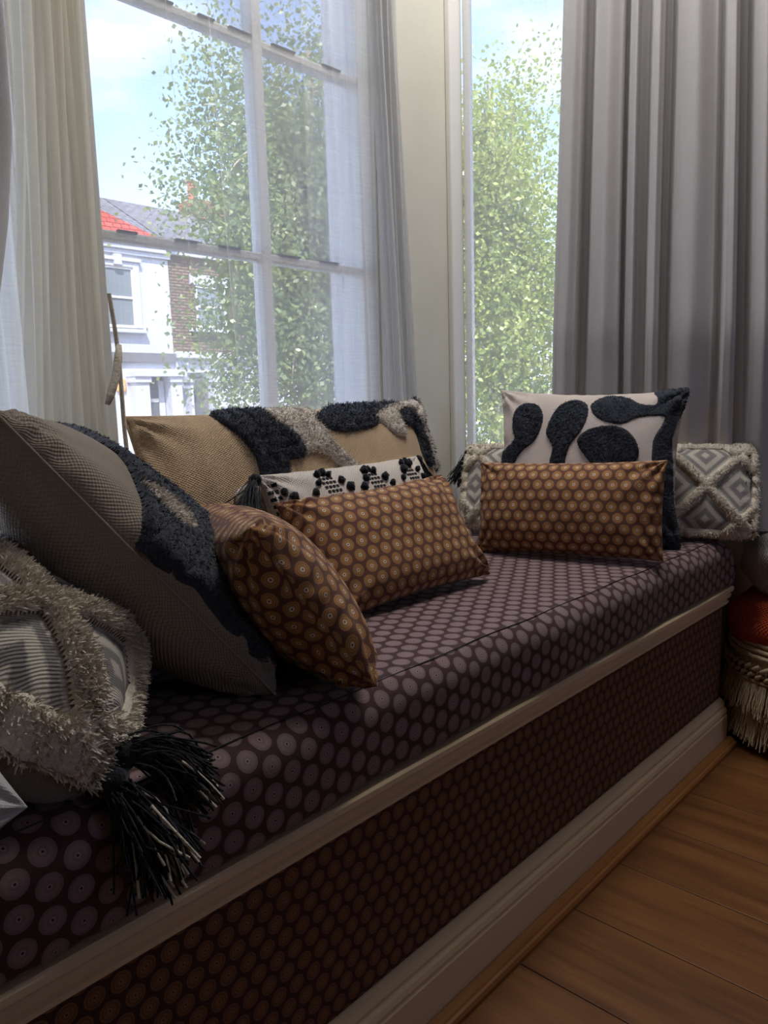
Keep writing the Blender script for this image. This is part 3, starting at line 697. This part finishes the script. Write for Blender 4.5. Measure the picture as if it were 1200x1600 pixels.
# bunched voile at the right of the middle window, in front of the pier
def plan_br(T, Z):
    h = np.clip((1.6-Z)/1.0, 0, 1)
    x0 = 1.232+.034*h; x1 = 1.290+.052*h; ph = T*2*PI*4.5
    return x0+(x1-x0)*T+.007*np.sin(ph*2+1), 1.128+.016*np.sin(ph)+.004*np.sin(Z*4+T*9)
v3 = tag(empty('voile', (1.29, 1.13, .53)), 'white voile gathered in front of the pier between the windows', 'voile')
cloth('gather', plan_br, .53, 2.50, 40, MT['sheer_grey'], v3, None, 300)
pin2 = [(.17, .010, .010), (.215, .012, .008), (.25, .014, .008), (.30, .02, .010)]
def plan_side(T, Z):
    s = .020+.40*T; off = .030+.003*np.sin(s*50)
    for k, (c, a, w_) in enumerate(pin2):
        cz = c+.004*np.sin(Z*3+k)-(1.3-Z)*.012; q = (s-cz)/w_; off = off+a*np.exp(-q*q); s = s-a*.5*q*np.exp(-q*q*.8)
    return AR[0]+DR[0]*s+NR[0]*off*.6, AR[1]+DR[1]*s+NR[1]*off*.6
v4 = tag(empty('voile', (1.67, 1.0, .53)), 'white voile across the tall right window', 'voile')
cloth('panel', plan_side, .53, 2.50, 40, MT['sheer'], v4, None, 500)
def plan_ls(T, Z):
    s = .012+.62*T; off = .014+.006*np.sin(T*60)+.003*np.sin(T*23+Z*2)
    return AL[0]+DL[0]*s+NL[0]*off, AL[1]+DL[1]*s+NL[1]*off
v5 = tag(empty('voile', (.3, .95, .53)), 'bright strip of white voile at the left edge beside the gathered bunch', 'voile')
cloth('panel', plan_ls, .53, 2.50, 30, MT['sheer'], v5, None, 300)
# ------------------------------------------------------------------ pillows
def pose(x, y, yaw, tilt, W, H, roll, z0=.505):
    w = np.array([math.cos(yaw), math.sin(yaw), 0]); back = np.array([-math.sin(yaw), math.cos(yaw), 0])
    up = math.cos(tilt)*np.array([0, 0, 1.])+math.sin(tilt)*back
    w2 = w*math.cos(roll)+up*math.sin(roll); u2 = -w*math.sin(roll)+up*math.cos(roll); c = np.array([x, y, z0])+up*H/2
    f_ = np.cross(w2, u2)
    return Matrix([[w2[0], u2[0], f_[0], c[0]], [w2[1], u2[1], f_[1], c[1]], [w2[2], u2[2], f_[2], c[2]], [0, 0, 0, 1]])
class Pillow:
    """a stuffed cover: two bulging faces that meet in a seam, pinched in between the four corners"""
    def __init__(s, name, label, M_, W, H, T, mats, pinch=.05, flat=.55, wr=.004, seed=0, back_t=1.0, clips=(), seat=True, group=None, cat='pillow', bend=None, side_tex=True, uvoff=(0, 0), N=72, ear=.0, arc=True, rnd=0):
        s.W, s.H, s.T, s.pinch, s.flat, s.wr, s.seed, s.bt, s.bend, s.rnd = W, H, T, pinch, flat, wr, seed, back_t, bend, rnd
        s.M = np.array(M_); s.Mi = np.linalg.inv(s.M); s.clips = clips; s.seat = seat
        s.root = tag(empty(name, mat=M_), label, cat, group)
        g = np.sin(np.linspace(-PI/2, PI/2, N)); g = .65*g+.35*np.linspace(-1, 1, N)
        U_, V_ = np.meshgrid(g, g, indexing='ij'); u, v = U_.ravel(), V_.ravel()
        A = s.S(u, v, 1); B = s.S(u, v, -1)
        fA = grid_faces(N, N); fB = grid_faces(N, N)[:, ::-1]
        edge = (np.abs(u) > .9999) | (np.abs(v) > .9999)
        remap = np.arange(N*N)+N*N; remap[edge] = np.nonzero(edge)[0]
        uvA = np.stack([u*W/2+uvoff[0], v*H/2+uvoff[1]], -1)
        if arc:      # lay the print along the bulging surface
            G = A.reshape(N, N, 3); c_u = np.concatenate([np.zeros((1, N)), np.cumsum(np.linalg.norm(np.diff(G, axis=0), axis=2), 0)]); c_v = np.concatenate([np.zeros((N, 1)), np.cumsum(np.linalg.norm(np.diff(G, axis=1), axis=2), 1)], 1)
            uvA = np.stack([(c_u-c_u[N//2]).ravel()+uvoff[0], (c_v-c_v[:, N//2:N//2+1]).ravel()+uvoff[1]], -1)
        if mats[0] is mats[1]:
            Fq = np.r_[fA, remap[fB]]
            mesh('cover', np.r_[A, B], Fq, mats[0], s.root, True, np.r_[uvA, uvA+np.array([.013, .007])])
        else:
            mesh('front', A, fA, mats[0], s.root, True, uvA); mesh('back', B, fB, mats[1], s.root, True, uvA)
        bd = [(t, -1) for t in g]+[(1, t) for t in g[1:]]+[(t, 1) for t in g[::-1][1:]]+[(-1, t) for t in g[::-1][1:]]
        bu = np.array(bd); s.seam = s.S(bu[:, 0], bu[:, 1], 1)
    def fix(s, P):
        Wd = P@s.M[:3, :3].T+s.M[:3, 3]
        for p0, n_ in s.clips:
            n_ = np.array(n_, float); n_ = n_/np.linalg.norm(n_); q = (Wd-np.array(p0))@n_
            Wd = Wd-np.where(q < 0, q*.97, 0)[:, None]*n_
        if s.seat:
            lo = SEAT+.0015; Wd[:, 2] = np.where(Wd[:, 2] < lo, lo+.002*np.tanh((Wd[:, 2]-lo)*0), Wd[:, 2])
        return (Wd-s.M[:3, 3])@s.Mi[:3, :3].T
    def S(s, u, v, side, lift=0, fix=True):
        u = np.asarray(u, float); v = np.asarray(v, float); W, H, T = s.W, s.H, s.T
        def raw(u, v):
            cu, cv = np.clip(u, -1, 1), np.clip(v, -1, 1)
            x = W/2*u*(1-s.pinch*(1-cv**2)*(np.abs(cu)**3)); y = H/2*v*(1-s.pinch*W/H*.8*(1-cu**2)*(np.abs(cv)**3))
            if s.rnd:
                kq = 1-s.rnd*(cu*cv)**2; x = x*kq; y = y*kq
            f = (np.clip(1-np.abs(cu)**2.6, 0, 1)*np.clip(1-np.abs(cv)**2.6, 0, 1))**s.flat
            t = T/2*(1 if side > 0 else s.bt)
            z = side*t*f
            P2 = np.stack([x, y], -1)
            wz = vnoise(P2, 26, s.seed+(0 if side > 0 else 50))*s.wr*np.minimum(1, f*3)
            # creases running in from the corners and along the seams
            for k, (a, b_) in enumerate(((-1, 1), (1, 1), (1, -1), (-1, -1))):
                dx, dy = (cu-a)*W/2, (cv-b_)*H/2; rr = np.hypot(dx, dy)+1e-6; an = np.arctan2(np.abs(dy), np.abs(dx))
                wz = wz+s.wr*1.3*np.sin(an*11+k+s.seed)*np.exp(-(rr/.075)**2)*np.minimum(1, f*4)
            ed = np.minimum((1-np.abs(cu))*W/2, (1-np.abs(cv))*H/2)
            along = np.where((1-np.abs(cu))*W < (1-np.abs(cv))*H, y, x)
            wz = wz+s.wr*.8*np.sin(along*150+s.seed+3*np.sin(along*37))*np.exp(-(ed/.022)**2)*np.minimum(1, f*5)
            z = z+wz*side
            P = np.stack([x, y, z], -1)
            if s.bend is not None: P = s.bend(P)
            return P
        P = raw(u, v)
        if np.any(lift):
            e = 4e-3; du = raw(u+e, v)-raw(u-e, v); dv = raw(u, v+e)-raw(u, v-e); n_ = np.cross(du, dv)*side
            n_ /= np.linalg.norm(n_, axis=1)[:, None]+1e-12
            P = P+n_*np.asarray(lift)[..., None]
        return s.fix(P) if fix else P
    def normal(s, u, v, side=1):
        e = 4e-3; g = lambda a, b: s.S(a, b, side, 0, False)
        n_ = np.cross(g(u+e, v)-g(u-e, v), g(u, v+e)-g(u, v-e))*side; return n_/(np.linalg.norm(n_, axis=1)[:, None]+1e-12)
    def piping(s, mat, r=.0022): return tubes('piping', [np.r_[s.seam, s.seam[:1]]], [r], mat, s.root, 5, False)
    def tuft(s, name, sdf, mat, h=.006, side=1, step=.0026, edge=.006, rough=.0016, blades=0, blen=.006, seed=1, region=(-1, 1, -1, 1), freq=900, bw=.0011):
        """raised pile over the part of the face where sdf(x, y) > 0 (metres on the flat face)"""
        W, H = s.W, s.H; nu = int((region[1]-region[0])*W/2/step)+2; nv = int((region[3]-region[2])*H/2/step)+2
        U_, V_ = np.meshgrid(np.linspace(region[0], region[1], nu)*.998, np.linspace(region[2], region[3], nv)*.998, indexing='ij'); u, v = U_.ravel(), V_.ravel()
        X, Y = u*W/2, v*H/2; d_ = sdf(X, Y); r = np.random.default_rng(seed)
        q = np.clip((d_+.001)/edge, 0, 1); hh = h*np.sqrt(q*(2-q))-.0015*(d_ < 0)
        hh = hh+(rough*(np.sin(Y*freq+np.sin(X*210)*1.5)*.5+vnoise(np.stack([X, Y], -1), 420, seed))+rough*.5*r.normal(size=len(u)))*q
        P = s.S(u, v, side, hh); F = grid_faces(nu, nv); keep = (d_[F] > -.003).all(1); F = F[keep]
        if side < 0: F = F[:, ::-1]
        used = np.unique(F); mp_ = -np.ones(len(P), int); mp_[used] = np.arange(len(used))
        o = mesh(name, P[used], mp_[F], mat, s.root, True)
        o['kind'] = 'stuff'
        if blades:
            ok = np.nonzero(d_ > .0005)[0]; k = r.choice(ok, blades); du = r.uniform(-.6, .6, blades)*step*2/W; dv = r.uniform(-.6, .6, blades)*step*2/H
            bu, bv = np.clip(u[k]+du, -.999, .999), np.clip(v[k]+dv, -.999, .999)
            base = s.S(bu, bv, side, np.clip(hh[k], 0, 1)*.8); n_ = s.normal(bu, bv, side)
            dr = n_+r.normal(size=(blades, 3))*.55+np.array([0, -.25, 0]); dr /= np.linalg.norm(dr, axis=1)[:, None]
            L_ = blen*(.6+.7*r.random((blades, 1))); sd_ = np.cross(dr, r.normal(size=(blades, 3))); sd_ /= np.linalg.norm(sd_, axis=1)[:, None]+1e-9
            mid = base+dr*L_*.55; tip = base+dr*L_+np.array([0, -.3, 0])*L_*.4; w_ = bw
            Vb = np.stack([base-sd_*w_*.5, base+sd_*w_*.5, mid+sd_*w_*.45, mid-sd_*w_*.45, tip+sd_*w_*.2, tip-sd_*w_*.2], 1).reshape(-1, 3)
            b0 = np.arange(blades)[:, None]*6; Fb = np.r_[b0+np.array([[0, 1, 2, 3]]), b0+np.array([[3, 2, 4, 5]])]
            p = mesh('pile', Vb, Fb, mat, o, True); p['kind'] = 'stuff'
        return o
def polys(plist, W, H):
    Q = [smooth_poly(np.array(p)*np.array([W/2, H/2]), 5) for p in plist]
    return lambda X, Y: np.max([sdf_poly(X, Y, q) for q in Q], 0)
def tassel(root, at, direction, length, nst=70, spread=.35, mat='black', r=.0009, seed=0, knot=.011, droop=.6, floor=None, ends=0):
    """knot and a skirt of yarns, in world coordinates"""
    rg = np.random.default_rng(seed); at = np.array(at, float); d_ = np.array(direction, float); d_ /= np.linalg.norm(d_)
    V = []; nu, nv = 12, 8
    for i in range(nu):
        for j in range(nv+1):
            a = 2*PI*i/nu; t = j/nv; rr = knot*math.sin(PI*(.12+.8*t))*(1+.08*math.sin(a*5)); V.append((rr*math.cos(a), rr*math.sin(a), knot*2.0*t))
    q = Vector(d_).to_track_quat('Z', 'Y').to_matrix(); V = [tuple(Vector(at)+q@Vector(p)) for p in V]
    F = [(i*(nv+1)+j, ((i+1) % nu)*(nv+1)+j, ((i+1) % nu)*(nv+1)+j+1, i*(nv+1)+j+1) for i in range(nu) for j in range(nv)]
    k = mesh('tassel', V, F, MT[mat], root, True, None, True)
    st = at+d_*knot*1.7
    def strands(n, m_, rad, l0=.8, l1=1.15, sp=spread):
        paths = []
        for _ in range(n):
            dd = d_+rg.normal(size=3)*sp; dd /= np.linalg.norm(dd); L_ = length*rg.uniform(l0, l1); s0 = st+rg.normal(size=3)*knot*.35; P = []
            wob = rg.normal(size=3)*.08
            for t in np.linspace(0, 1, 7):
                p = s0+dd*L_*t+np.array([0, 0, -1])*droop*L_*t*t*.55+wob*L_*math.sin(t*4)*t
                if floor is not None: p[2] = max(p[2], floor(p)+rad*rg.uniform(1, 5))
                P.append(p)
            paths.append(P)
        return paths
    P = strands(nst, mat, r); o = tubes('yarn', P, [r]*len(P), MT[mat], k, 4); o['kind'] = 'stuff'
    if ends:
        P = strands(ends, 'yarn', r*1.3, .95, 1.2, spread*1.1); o = tubes('cream_yarn', [p[2:] for p in P], [r*1.3]*len(P), MT['yarn'], k, 4); o['kind'] = 'stuff'
    return k

LW, LH, LT = .385, .205, .105      # the small brown lumbar pillows
G_B = 'brown disc print lumbar pillows'
# g: large tan pillow against the middle window
Wg, Hg = .664, .330
g = Pillow('pillow', 'large tan jute pillow with charcoal and ivory tufted shapes against the middle window', pose(.945, 1.005, -.065, .30, Wg, Hg, .018), Wg, Hg, .15, (MT['tan'], MT['tan']), .03, .5, .005, 3, .8, clips=[((0, 1.150, 0), (0, -1, 0))])
Ag = [(-.56, .84), (-.54, 1.0), (-.30, 1.0), (-.27, .81), (-.21, .67), (-.17, .48), (-.19, .33), (-.29, .30), (-.29, -.2), (-.47, -.2), (-.46, .33), (-.50, .59)]
Cg = [(-.02, .74), (.05, .86), (.25, .99), (.66, 1.0), (.76, .92), (.50, .80), (.45, .66), (.25, .59), (.09, .60)]
Eg = [(.67, .80), (.80, .86), (.87, .70), (.90, .46), (.89, .1), (.80, .15), (.79, .56), (.66, .66)]
Fg = [(.90, 1.0), (1.0, 1.0), (1.0, .1), (.965, .1), (.975, .71), (.95, .92)]
Bg = [(-.29, .84), (-.27, .98), (.03, .98), (.02, .70), (.04, .51), (.10, .31), (.2, .1), (.10, .08), (.0, .29), (-.10, .38), (-.17, .38), (-.18, .52), (-.22, .67)]
Dg = [(.47, .80), (.74, .96), (.94, .97), (.965, .71), (.93, .1), (.90, .10), (.905, .60), (.84, .88), (.68, .84), (.65, .50), (.57, .50), (.50, .65)]
Gg = [(-.63, .05), (-.54, .14), (-.42, .06), (-.31, -.02), (-.31, -.3), (-.48, -.24), (-.60, -.06)]
g.tuft('charcoal_tufting', polys([Ag, Cg, Eg, Fg], Wg, Hg), MT['charcoal'], .008, 1, .0028, .007, .0016, 9000, .007, 11, (-.66, 1, -.35, 1))
g.tuft('ivory_tufting', polys([Bg, Dg, Gg], Wg, Hg), MT['wool'], .0075, 1, .0028, .006, .0016, 7000, .006, 12, (-.66, 1, -.35, 1))
g.piping(MT['tan'], .0022)
# f: ivory lumbar with black pompoms
Wf, Hf = .405, .228
f = Pillow('pillow', 'ivory woven lumbar pillow with black pompoms and ladder stitching, behind the middle brown pillow', pose(.968, .905, .013, .371, Wf, Hf, .006), Wf, Hf, .095, (MT['ivory'], MT['ivory']), .03, .5, .003, 5, .8)
def pom(P, u, v, r, seed):
    rg = np.random.default_rng(seed); c = P.S(np.array([u]), np.array([v]), 1, np.array([r*.4]))[0]; nu, nv = 10, 6; V = []
    for i in range(nu):
        for j in range(nv+1):
            a = 2*PI*i/nu; t = PI*j/nv; rr = r*(1+.25*rg.normal()*.6); V.append(c+rr*np.array([math.sin(t)*math.cos(a), math.sin(t)*math.sin(a), .7*math.cos(t)]))
    o = mesh('pompom', np.array(V), [(i*(nv+1)+j, ((i+1) % nu)*(nv+1)+j, ((i+1) % nu)*(nv+1)+j+1, i*(nv+1)+j+1) for i in range(nu) for j in range(nv)], MT['black'], P.root, True)
    return o
k = 0
for cu, cv in ((-.43, .70), (.10, .66), (.65, .72), (-.9, .62)):
    for du, dv in (((-.07, .14), (.0, .16), (.05, .12), (.13, -.02), (.19, -.14), (-.11, .0), (-.18, -.14)) if cu > -.8 else ((.03, .05), (.08, -.05))):
        k += 1; pom(f, cu+du, cv+dv, .0062+.0012*((k*7) % 3), k)
def stitches(P, cells, name='ladder_stitch'):
    V = []; F = []
    for (u0, v0, u1, v1, w_) in cells:
        q = np.array([(u0, v0-w_), (u1, v1-w_), (u1, v1+w_), (u0, v0+w_)]); lo = P.S(q[:, 0], q[:, 1], 1, np.full(4, -.001)); hi = P.S(q[:, 0], q[:, 1], 1, np.full(4, .0015)); n0 = len(V)
        V += list(lo)+list(hi); F += [tuple(n0+i for i in fc) for fc in ((4, 5, 6, 7), (0, 1, 5, 4), (1, 2, 6, 5), (2, 3, 7, 6), (3, 0, 4, 7))]
    o = mesh(name, np.array(V), F, MT['black'], P.root); o['kind'] = 'stuff'; return o
cells = []
for cu, cv in ((-.43, .64), (.10, .60), (.65, .66)):
    for c in range(4):
        for rr in range(7): cells.append((cu-.07+c*.04-.013+rr*.008, cv+.12-rr*.075, cu-.07+c*.04+.013+rr*.008, cv+.12-rr*.075, .018))
for c in range(2):
    for rr in range(16): cells.append((-.985+c*.05, .80-rr*.105, -.955+c*.05, .80-rr*.105, .026))
stitches(f, cells)
c_ = lambda P, u, v: tuple((P.M[:3, :3]@P.S(np.array([u]), np.array([v]), 1)[0])+P.M[:3, 3])
tassel(f.root, c_(f, -1, 1), (-.55, -.35, -.5), .060, 140, .2, seed=2, knot=.011)
tassel(f.root, c_(f, 1, 1), (.3, -.2, -.8), .05, 60, .2, seed=3, knot=.009)
# e: brown lumbar pillow in the middle
e = Pillow('pillow', 'brown gold disc-print lumbar pillow leaning on the ivory pompom pillow', pose(.937, .803, -.085, .559, LW, LH+.005, .035), LW, LH+.005, LT, (MT['brown'], MT['brown']), .055, .52, .0045, 7, .75, group=G_B, uvoff=(.004, .002))
# h, i, j: the right-hand end
Wj, Hj = .672, .212
j = Pillow('pillow', 'long ivory and grey diamond lumbar pillow with black tassels behind the right-hand pillows', pose(1.618, .822, -1.148, .386, Wj, Hj, -.01, .512), Wj, Hj, .11, (MT['diamond'], MT['back']), .03, .5, .003, 9, .6, arc=False, rnd=.05, clips=[((AR[0], AR[1], 0), (NR[0], NR[1], 0))])
def lattice(a, b_, hw, border, W, H, ox=0, oy=0):
    def sd(X, Y):
        fx = np.abs(((X/a+100.5+ox) % 1)-.5); fy = np.abs(((Y/b_+100.5+oy) % 1)-.5); d_ = np.abs(fx+fy-.5)*a*b_/math.hypot(a, b_)
        s1 = hw-d_
        if border: s1 = np.maximum(s1, hw*.9-np.minimum(W/2-np.abs(X), H/2-np.abs(Y)))
        return s1
    return sd
j.tuft('shag_lattice', lattice(.150, .150, .0100, True, Wj, Hj), MT['shag'], .010, 1, .0032, .008, .0016, 9000, .007, 13)
tassel(j.root, c_(j, -1, .95), (-.5, .15, -.75), .060, 90, .2, seed=4, knot=.011)
tassel(j.root, c_(j, .96, .9), (-.2, -.15, -.8), .055, 110, .2, seed=6, knot=.011)
tassel(j.root, c_(j, -1, -.95), (-.6, -.1, .25), .03, 40, .4, seed=16, knot=.009)
Wh, Hh = .408, .345
h = Pillow('pillow', 'square off-white pillow with big charcoal tufted blobs, standing against the diamond pillow', pose(1.520, .812, -1.195, .219, Wh, Hh, -.025), Wh, Hh, .12, (MT['pinkish'], MT['pinkish']), .09, .5, .004, 15, .6)
b1 = [(-.80, .69), (-.68, .79), (-.54, .76), (-.47, .62), (-.48, .44), (-.55, .26), (-.68, .14), (-.77, .0), (-.85, -.3), (-1.0, -.3), (-1.0, .08), (-.8, .28), (-.83, .47)]
b2 = [(-.14, .85), (-.01, .78), (.01, .6), (-.04, .41), (-.15, .21), (-.19, .01), (-.22, -.3), (-.36, -.3), (-.35, .01), (-.33, .19), (-.41, .37), (-.37, .58), (-.29, .76)]
b3 = [(.05, .80), (.21, .92), (.41, .88), (.54, .78), (.69, .77), (.71, .87), (.68, .99), (1.0, 1.0), (1.0, .73), (.95, .53), (.92, .32), (.95, .08), (.97, -.27), (1.0, -1.0), (.80, -1.0), (.74, -.27), (.70, .18), (.72, .35), (.79, .51), (.79, .62), (.52, .59), (.37, .50), (.17, .54), (.06, .66)]
b4 = [(-.07, .28), (.03, .41), (.23, .47), (.41, .42), (.53, .26), (.55, .07), (.40, -.06), (.14, -.05), (-.01, .12)]
for nm, bb, sd_ in (('charcoal_blob', b1, 21), ('charcoal_blob', b2, 22), ('charcoal_band', b3, 23), ('charcoal_blob', b4, 24)):
    A_ = np.array(bb); rg_ = (max(-1, A_[:, 0].min()-.05), min(1, A_[:, 0].max()+.05), max(-1, A_[:, 1].min()-.05), min(1, A_[:, 1].max()+.05))
    h.tuft(nm, polys([bb], Wh, Hh), MT['charcoal'], .0036, 1, .0026, .004, .0013, 3200, .0035, sd_, rg_)
i_ = Pillow('pillow', 'brown gold disc-print lumbar pillow in front of the blob pillow at the right', pose(1.373, .780, -1.379, .212, .390, .195, .029), .390, .195, LT, (MT['brown'], MT['brown']), .03, .52, .0035, 17, .7, group=G_B)
# a, b, d and c: the left-hand end, all leaning away to the left
d_ = Pillow('pillow', 'brown disc-print lumbar pillow seen end-on, leaning left on the big charcoal pillow', pose(.668, .745, 1.188, .596, .390, .228, -.077), .390, .228, .130, (MT['brown'], MT['brown']), .03, .5, .0045, 19, 1.0, group=G_B)
Wa, Ha = .454, .425
def twist(P):
    q = (P[:, 0]/(Wa/2)+1)/2; v = P[:, 1]/(Ha/2); P = P.copy(); P[:, 2] += -.055*q*v; P[:, 1] -= .05*q*np.clip(v, 0, 1); return P
a = Pillow('pillow', 'big grey-beige woven pillow with charcoal tufted face, leaning at the left', pose(.615, .845, 1.10, .662, Wa, Ha, .02), Wa, Ha, .13, (MT['beige'], MT['beige']), .03, .5, .004, 25, 1.85, bend=twist, rnd=.03)
Aa = [(.30, 1.0), (.0, .86), (-.36, .60), (-.60, .38), (-.80, .24), (-.985, .12), (-.985, -.10), (-.975, -.40), (-.965, -.65), (-.84, -.84), (.5, -.9), (.5, 1.0)]
Wn = [(-.68, .30), (-.58, .20), (-.55, .0), (-.62, -.10), (-.73, .0), (-.72, .15)]
pa, pw = polys([Aa], Wa, Ha), polys([Wn], Wa, Ha)
a.tuft('charcoal_tufting', lambda X, Y: np.minimum(pa(X, Y), -pw(X, Y)), MT['charcoal'], .009, 1, .0028, .008, .0018, 16000, .0042, 31, (-1, .55, -.95, 1))
a.tuft('ivory_tufting', pw, MT['wool'], .006, 1, .0026, .006, .0016, 900, .006, 32, (-.85, -.4, -.2, .45))
a.piping(MT['beige'], .0016)
Wb, Hb = .335, .245
b_p = Pillow('pillow', 'shaggy cream diamond pillow with a big black tassel at the left front', pose(.360, .728, 1.03, .94, Wb, Hb, .0), Wb, Hb, .20, (MT['diamond_big'], MT['back']), .0, .42, .004, 27, .6, arc=False, rnd=.10)
b_p.tuft('shag_lattice', lattice(.175, .175, .0125, True, Wb, Hb, .40, .5), MT['shag'], .013, 1, .003, .010, .002, 26000, .0085, 33, bw=.0019)
seatz = lambda p: SEAT+.001 if p[1] > .615 else (SEAT-.0385+math.sqrt(max(0, .0385**2-(.615-p[1])**2)) if p[1] > .58 else -9)
tc_ = np.array(c_(b_p, -1, -1))
tassel(b_p.root, tc_+np.array([.012, -.004, .012]), (.22, -.55, -.55), .062, 260, .24, seed=8, knot=.014, floor=seatz, ends=26, r=.0011)
tassel(b_p.root, tc_+np.array([.020, .004, .018]), (.75, -.35, .0), .058, 260, .24, seed=9, knot=.014, droop=1.2, floor=seatz, ends=18, r=.0011)
c = Pillow('pillow', 'corner of a plain pale grey cushion at the left edge', pose(.079, .566, .0, .30, .22, .185, .35, .488), .22, .185, .07, (MT['pale'], MT['pale']), .03, .5, .002, 29, .8)

# ------------------------------------------------------------------ basket with throws
BC = np.array([1.965, .435])
bk = tag(empty('basket', (BC[0], BC[1], 0)), 'natural cotton macrame basket with fringe standing on the oak floor', 'basket')
prof_ = [(0, .002), (.150, .002), (.165, .02), (.186, .08), (.194, .15), (.191, .22), (.183, .275), (.177, .278), (.172, .272), (.182, .2), (.176, .06), (.145, .012), (0, .012)]
MB().lathe(prof_, (BC[0], BC[1], 0), 48).build('wall', MT['jute'], bk, True)
rg = np.random.default_rng(40)
def rad(z): return np.interp(z, [.002, .02, .08, .15, .22, .275], [.150, .165, .186, .194, .191, .183])
for z in (.272, .258, .244, .230):
    ring = [(BC[0]+(rad(z)+.003)*math.cos(t), BC[1]+(rad(z)+.003)*math.sin(t), z+.0015*math.sin(t*40)) for t in np.linspace(0, 2*PI, 90)]
    tubes('coil', [ring], [.0065], MT['jute'], bk, 6)
for row, z in enumerate((.205, .188)):
    for k in range(54):
        t = 2*PI*(k+.5*row)/54; c0 = np.array([BC[0]+(rad(z)+.004)*math.cos(t), BC[1]+(rad(z)+.004)*math.sin(t), z])
        tg = np.array([-math.sin(t), math.cos(t), 0])
        tubes('knot', [[c0-tg*.009+np.array([0, 0, -.006]), c0+np.array([math.cos(t), math.sin(t), 0])*.006, c0+tg*.009+np.array([0, 0, .006])]], [.0055], MT['jute'], bk, 6)
for z, ln in ((.175, .075), (.095, .070)):
    P = []
    for k in range(1200):
        t = rg.uniform(0, 2*PI); r0 = rad(z)+.004; L_ = ln*rg.uniform(.75, 1.1); fl = rg.uniform(.004, .02)
        P.append([(BC[0]+(r0+fl*q)*math.cos(t+rg.normal()*.006), BC[1]+(r0+fl*q)*math.sin(t+rg.normal()*.006), max(.004, z-L_*q)) for q in np.linspace(0, 1, 5)])
    o = tubes('fringe', P, [.0013]*len(P), MT['jute'], bk, 4); o['kind'] = 'stuff'
    ring = [(BC[0]+(rad(z)+.004)*math.cos(t), BC[1]+(rad(z)+.004)*math.sin(t), z) for t in np.linspace(0, 2*PI, 70)]
    tubes('fringe_header', [ring], [.005], MT['jute'], bk, 6)
def blob(name, mat, parent, c0, R, seed, amp=.12, n=56, folds=7):
    u = np.linspace(0, PI, n); v = np.linspace(0, 2*PI, n*2); U_, V_ = np.meshgrid(u, v, indexing='ij')
    Dv = np.stack([np.sin(U_)*np.cos(V_), np.sin(U_)*np.sin(V_), np.cos(U_)], -1).reshape(-1, 3)
    s = np.sign(Dv)*np.abs(Dv)**.8
    k = 1+amp*vnoise(Dv, 2.2, seed)+amp*.35*np.sin(folds*(Dv[:, 2]*1.4+Dv[:, 0]*.8)+2*vnoise(Dv, 1.5, seed+1))
    P = s*np.array(R)*k[:, None]+np.array(c0)
    uvs = np.stack([V_.ravel()*R[0], U_.ravel()*R[2]], -1)
    return mesh(name, P, grid_faces(n, n*2)[:, ::-1], mat, parent, True, uvs, True)
ot = tag(empty('blanket', (BC[0], BC[1], .2)), 'orange knitted blanket folded into the basket', 'blanket')
blob('knit', MT['orange'], ot, (BC[0]-.004, BC[1]+.004, .290), (.186, .184, .085), 51, .05)
gt = tag(empty('throw', (BC[0], BC[1], .35)), 'grey fleece throw piled on top of the orange blanket', 'throw')
blob('fleece', MT['greyknit'], gt, (BC[0]-.002, BC[1], .440), (.166, .166, .10), 52, .06)
